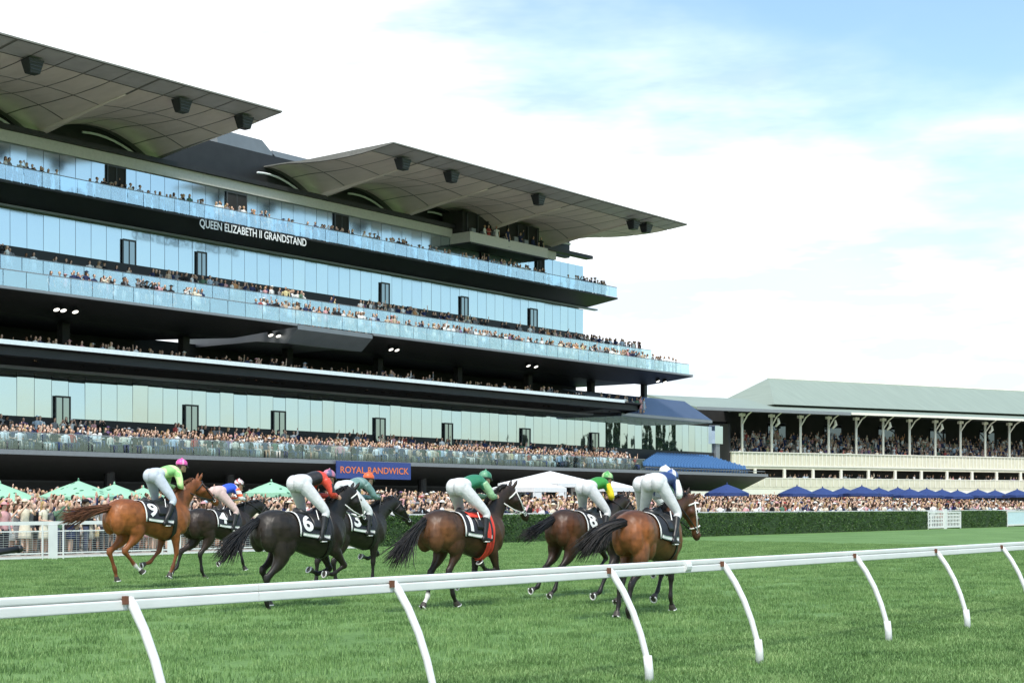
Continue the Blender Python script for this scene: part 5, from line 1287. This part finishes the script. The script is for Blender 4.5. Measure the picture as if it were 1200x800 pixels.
for s, D in front:
    t_, h_, sk, bt = pick(); vi = int(pr.choice(16, p=np.array([4, .7, 4, 1.2, 1.6, .3, 1.6, .4, 1.5, .3, 1.5, .4, 3, .5, 3, 1.0])/25.0)); bt = bt % 3
    place = 'behind mesh fence' if s < hx[0] else 'behind the hedge'
    person_obj(s, D, lawn_z(D), pr.normal(.25, .45), vi, t_, h_, sk, bt, pr.uniform(.94, 1.06), place, 'spectators at the front of the lawn')
def crowd_mass(name, label, pts, w=None):
    """pts: rows of x, y, z, rotation, seated -> one joined mass"""
    AV = []; AF = []; AC = []; b = 0
    for x, y, z, rz, st in pts:
        t_, h_, sk, bt = pick(w); v = LO[(int(pr.choice(4, p=[.58, .05, .07, .30])), bool(pr.random() < .5), bool(pr.random() < .12), bool(st))]
        V, Fc, T = v; c, s_ = math.cos(rz), math.sin(rz); k = pr.uniform(.93, 1.06)
        P_ = np.empty_like(V); P_[:, 0] = x+(V[:, 0]*c-V[:, 1]*s_)*k; P_[:, 1] = y+(V[:, 0]*s_+V[:, 1]*c)*k; P_[:, 2] = z+V[:, 2]*k
        AV.append(P_); AF += [tuple(i+b for i in q) for q in Fc]; AC.append(crowd_cols(T, TOPS[t_][1], HAIRS[h_][1], SKINS[sk], BOT[bt])); b += len(V)
    V = np.concatenate(AV); me = bpy.data.meshes.new(name); me.from_pydata(V.tolist(), [], AF); me.update(); set_cols(me, np.concatenate(AC)); me.materials.append(M_crowd)
    me.polygons.foreach_set('use_smooth', np.ones(len(me.polygons), bool))
    return tag(add_obj(name, me), label, 'crowd', kind='stuff')
back = [p for p in back if p[1] < 60 or pr.random() < .7]
crowd_mass('lawn_crowd', 'dense crowd of spectators filling the lawn below the grandstand', [(s, D, lawn_z(D), pr.normal(.25, .5), 0) for s, D in back])
def line(s0, s1, D, zf, dens, seated=0, jit=.2, gaps=0.0, gl=4.0, skip=None):
    out = []; s = s0
    while s < s1:
        s += pr.exponential(1/dens)*.6+.4/dens
        if gaps and math.sin(s/gl*2.1+D*3)+.5*math.sin(s/gl*5.3+D) < gaps*2-1: continue
        d = D+pr.normal(0, jit); out.append((s, d, zf(d) if callable(zf) else zf, pr.normal(0, .4), seated))
    return out
sv = 46.0
pts = line(sv, E_up, 88.3, z_5, 2.3, 0, .25, .16, 6)+line(sv, E_up-1, 89.3, z_5, 1.3, 0, .3, .2, 5)
pts += line(E_up-4, E_up-.6, 88.4, z_5, .5)
crowd_mass('balcony_crowd', 'people lined along the glass balustrade of the top balcony', pts, TW2)
pts = line(sv, E_4-1.5, 81.2, z_4, 2.5, 0, .2, .30, 6)+line(sv, E_4-3, 82.4, z_4, 1.4, 0, .2, .40, 7)+line(sv, E_up+3, 86.2, z_4+1.95, 2.3, 0, .2, .26, 8)+line(sv, E_up, 87.4, z_4+2.0, 1.0, 0, .3, .45, 6)+line(88, E_4-2, 81.5, z_4, 1.6, 0, .2)+line(88, E_up+2, 86.4, z_4+1.95, 1.2)
crowd_mass('balcony_crowd', 'people standing in two tiers on the wide middle balcony', pts, TW2)
pts = line(sv, E_up, 82.2, z_3-.78, 1.0, 0, .15, .35, 5)+line(sv, E_up, 84, z_3b+.3, 1.5, 0, .3)+line(sv, E_up, 85.8, z_3b+.3, 1.2, 0, .3)+line(E_up+1.5, E_up+4.0, 86, z_3b+.3, 2.0)
crowd_mass('balcony_crowd', 'people in the shade of the dark recessed balcony', pts, TW2)
pts = []
for k in range(10):
    D = TF+.7+k*.85 if k else TF+.55
    e = sx(742, D)-k*.3
    pts += line(sv, e, D+.05, floor_t, 1.75 if k < 8 else 1.0, int(pr.random() < .5 if k > 6 else 1), .1, .12, 5)
crowd_mass('terrace_crowd', 'tightly packed crowd on the raked terrace behind its glass balustrade', pts, TW2)
pts = []
for k in range(9):
    for x, y, z, rz, st in line(-1, 66, .9+k*.9, 0, 1.5, 0, .12, .25, 5):
        px_ = old_pt(x, y, OZ['deck']+.34*k); pts.append((*px_, OXF[2]+pr.normal(0, .4), int(pr.random() < .5)))
crowd_mass('old_stand_crowd', 'packed spectators between the columns of the cream grandstand', pts, TW2)
pts = []
for d_ in (.6, 1.3):
    for x, y, z, rz, st in line(0, 66, d_, 0, 1.1, 0, .1, .25, 4): pts.append((*old_pt(x, y, OZ['low']), OXF[2]+pr.normal(0, .4), 0))
crowd_mass('old_stand_crowd', 'spectators in the shaded lower gallery of the cream grandstand', pts, TW2)
# broadcast crew and umpire figures in the hung box
crowd_mass('box_crew', 'crew standing in the open box under the grandstand roof', line(b0+1, b1-1, 88.95, zb1-.7, .9))
# ================================================================ conifers on the far side of the infield (seen mirrored in the terrace glass)
def conifer(h, seed):
    r = np.random.default_rng(seed); n = 2600
    t = r.uniform(0, 1, n)**.8; ang = r.uniform(0, 6.28, n); rad = (1-t)*h*.20*(.55+.45*np.sin(t*40+r.normal(0, .4, n)))*r.uniform(.5, 1, n)**.5
    c = np.stack([rad*np.cos(ang), rad*np.sin(ang), h*(.1+.9*t)-rad*.25], 1)
    return leaves_on(n, lambda k, q: c, h*.035, seed)
M_con = leaf_mat('conifer_needles', (.012, .03, .010), (.03, .06, .02), (.05, .085, .03))
M_bark = mat('bark', (.10, .07, .05), .9, var=.3)
cm = []
for k in range(3):
    v, f = conifer(20, 31+k); me = bpy.data.meshes.new('crown'); me.from_pydata(v.tolist(), [], f.tolist()); me.materials.append(M_con); cm.append(me)
tm_ = MB().tube([(0, 0, 0), (0, 0, 12), (0, 0, 19)], [.4, .2, .05], 8); trunk_me = bpy.data.meshes.new('trunk'); trunk_me.from_pydata([tuple(p) for p in tm_.v], [], tm_.f); trunk_me.materials.append(M_bark)
tr_ = random.Random(4)
for k in range(16):
    t = thing('conifer_tree', 'dark conifer across the infield mirrored in the terrace glass', 'tree', (325+k*8+tr_.uniform(-4, 4), -75+tr_.uniform(-12, 12), 0), 0, 'conifers across the infield', local=True)
    sc = tr_.uniform(.85, 1.3); t.scale = (sc, sc, sc)
    for nm, me in (('crown', cm[k % 3]), ('trunk', trunk_me)):
        o = bpy.data.objects.new(nm, me); COL.objects.link(o); o.parent = t
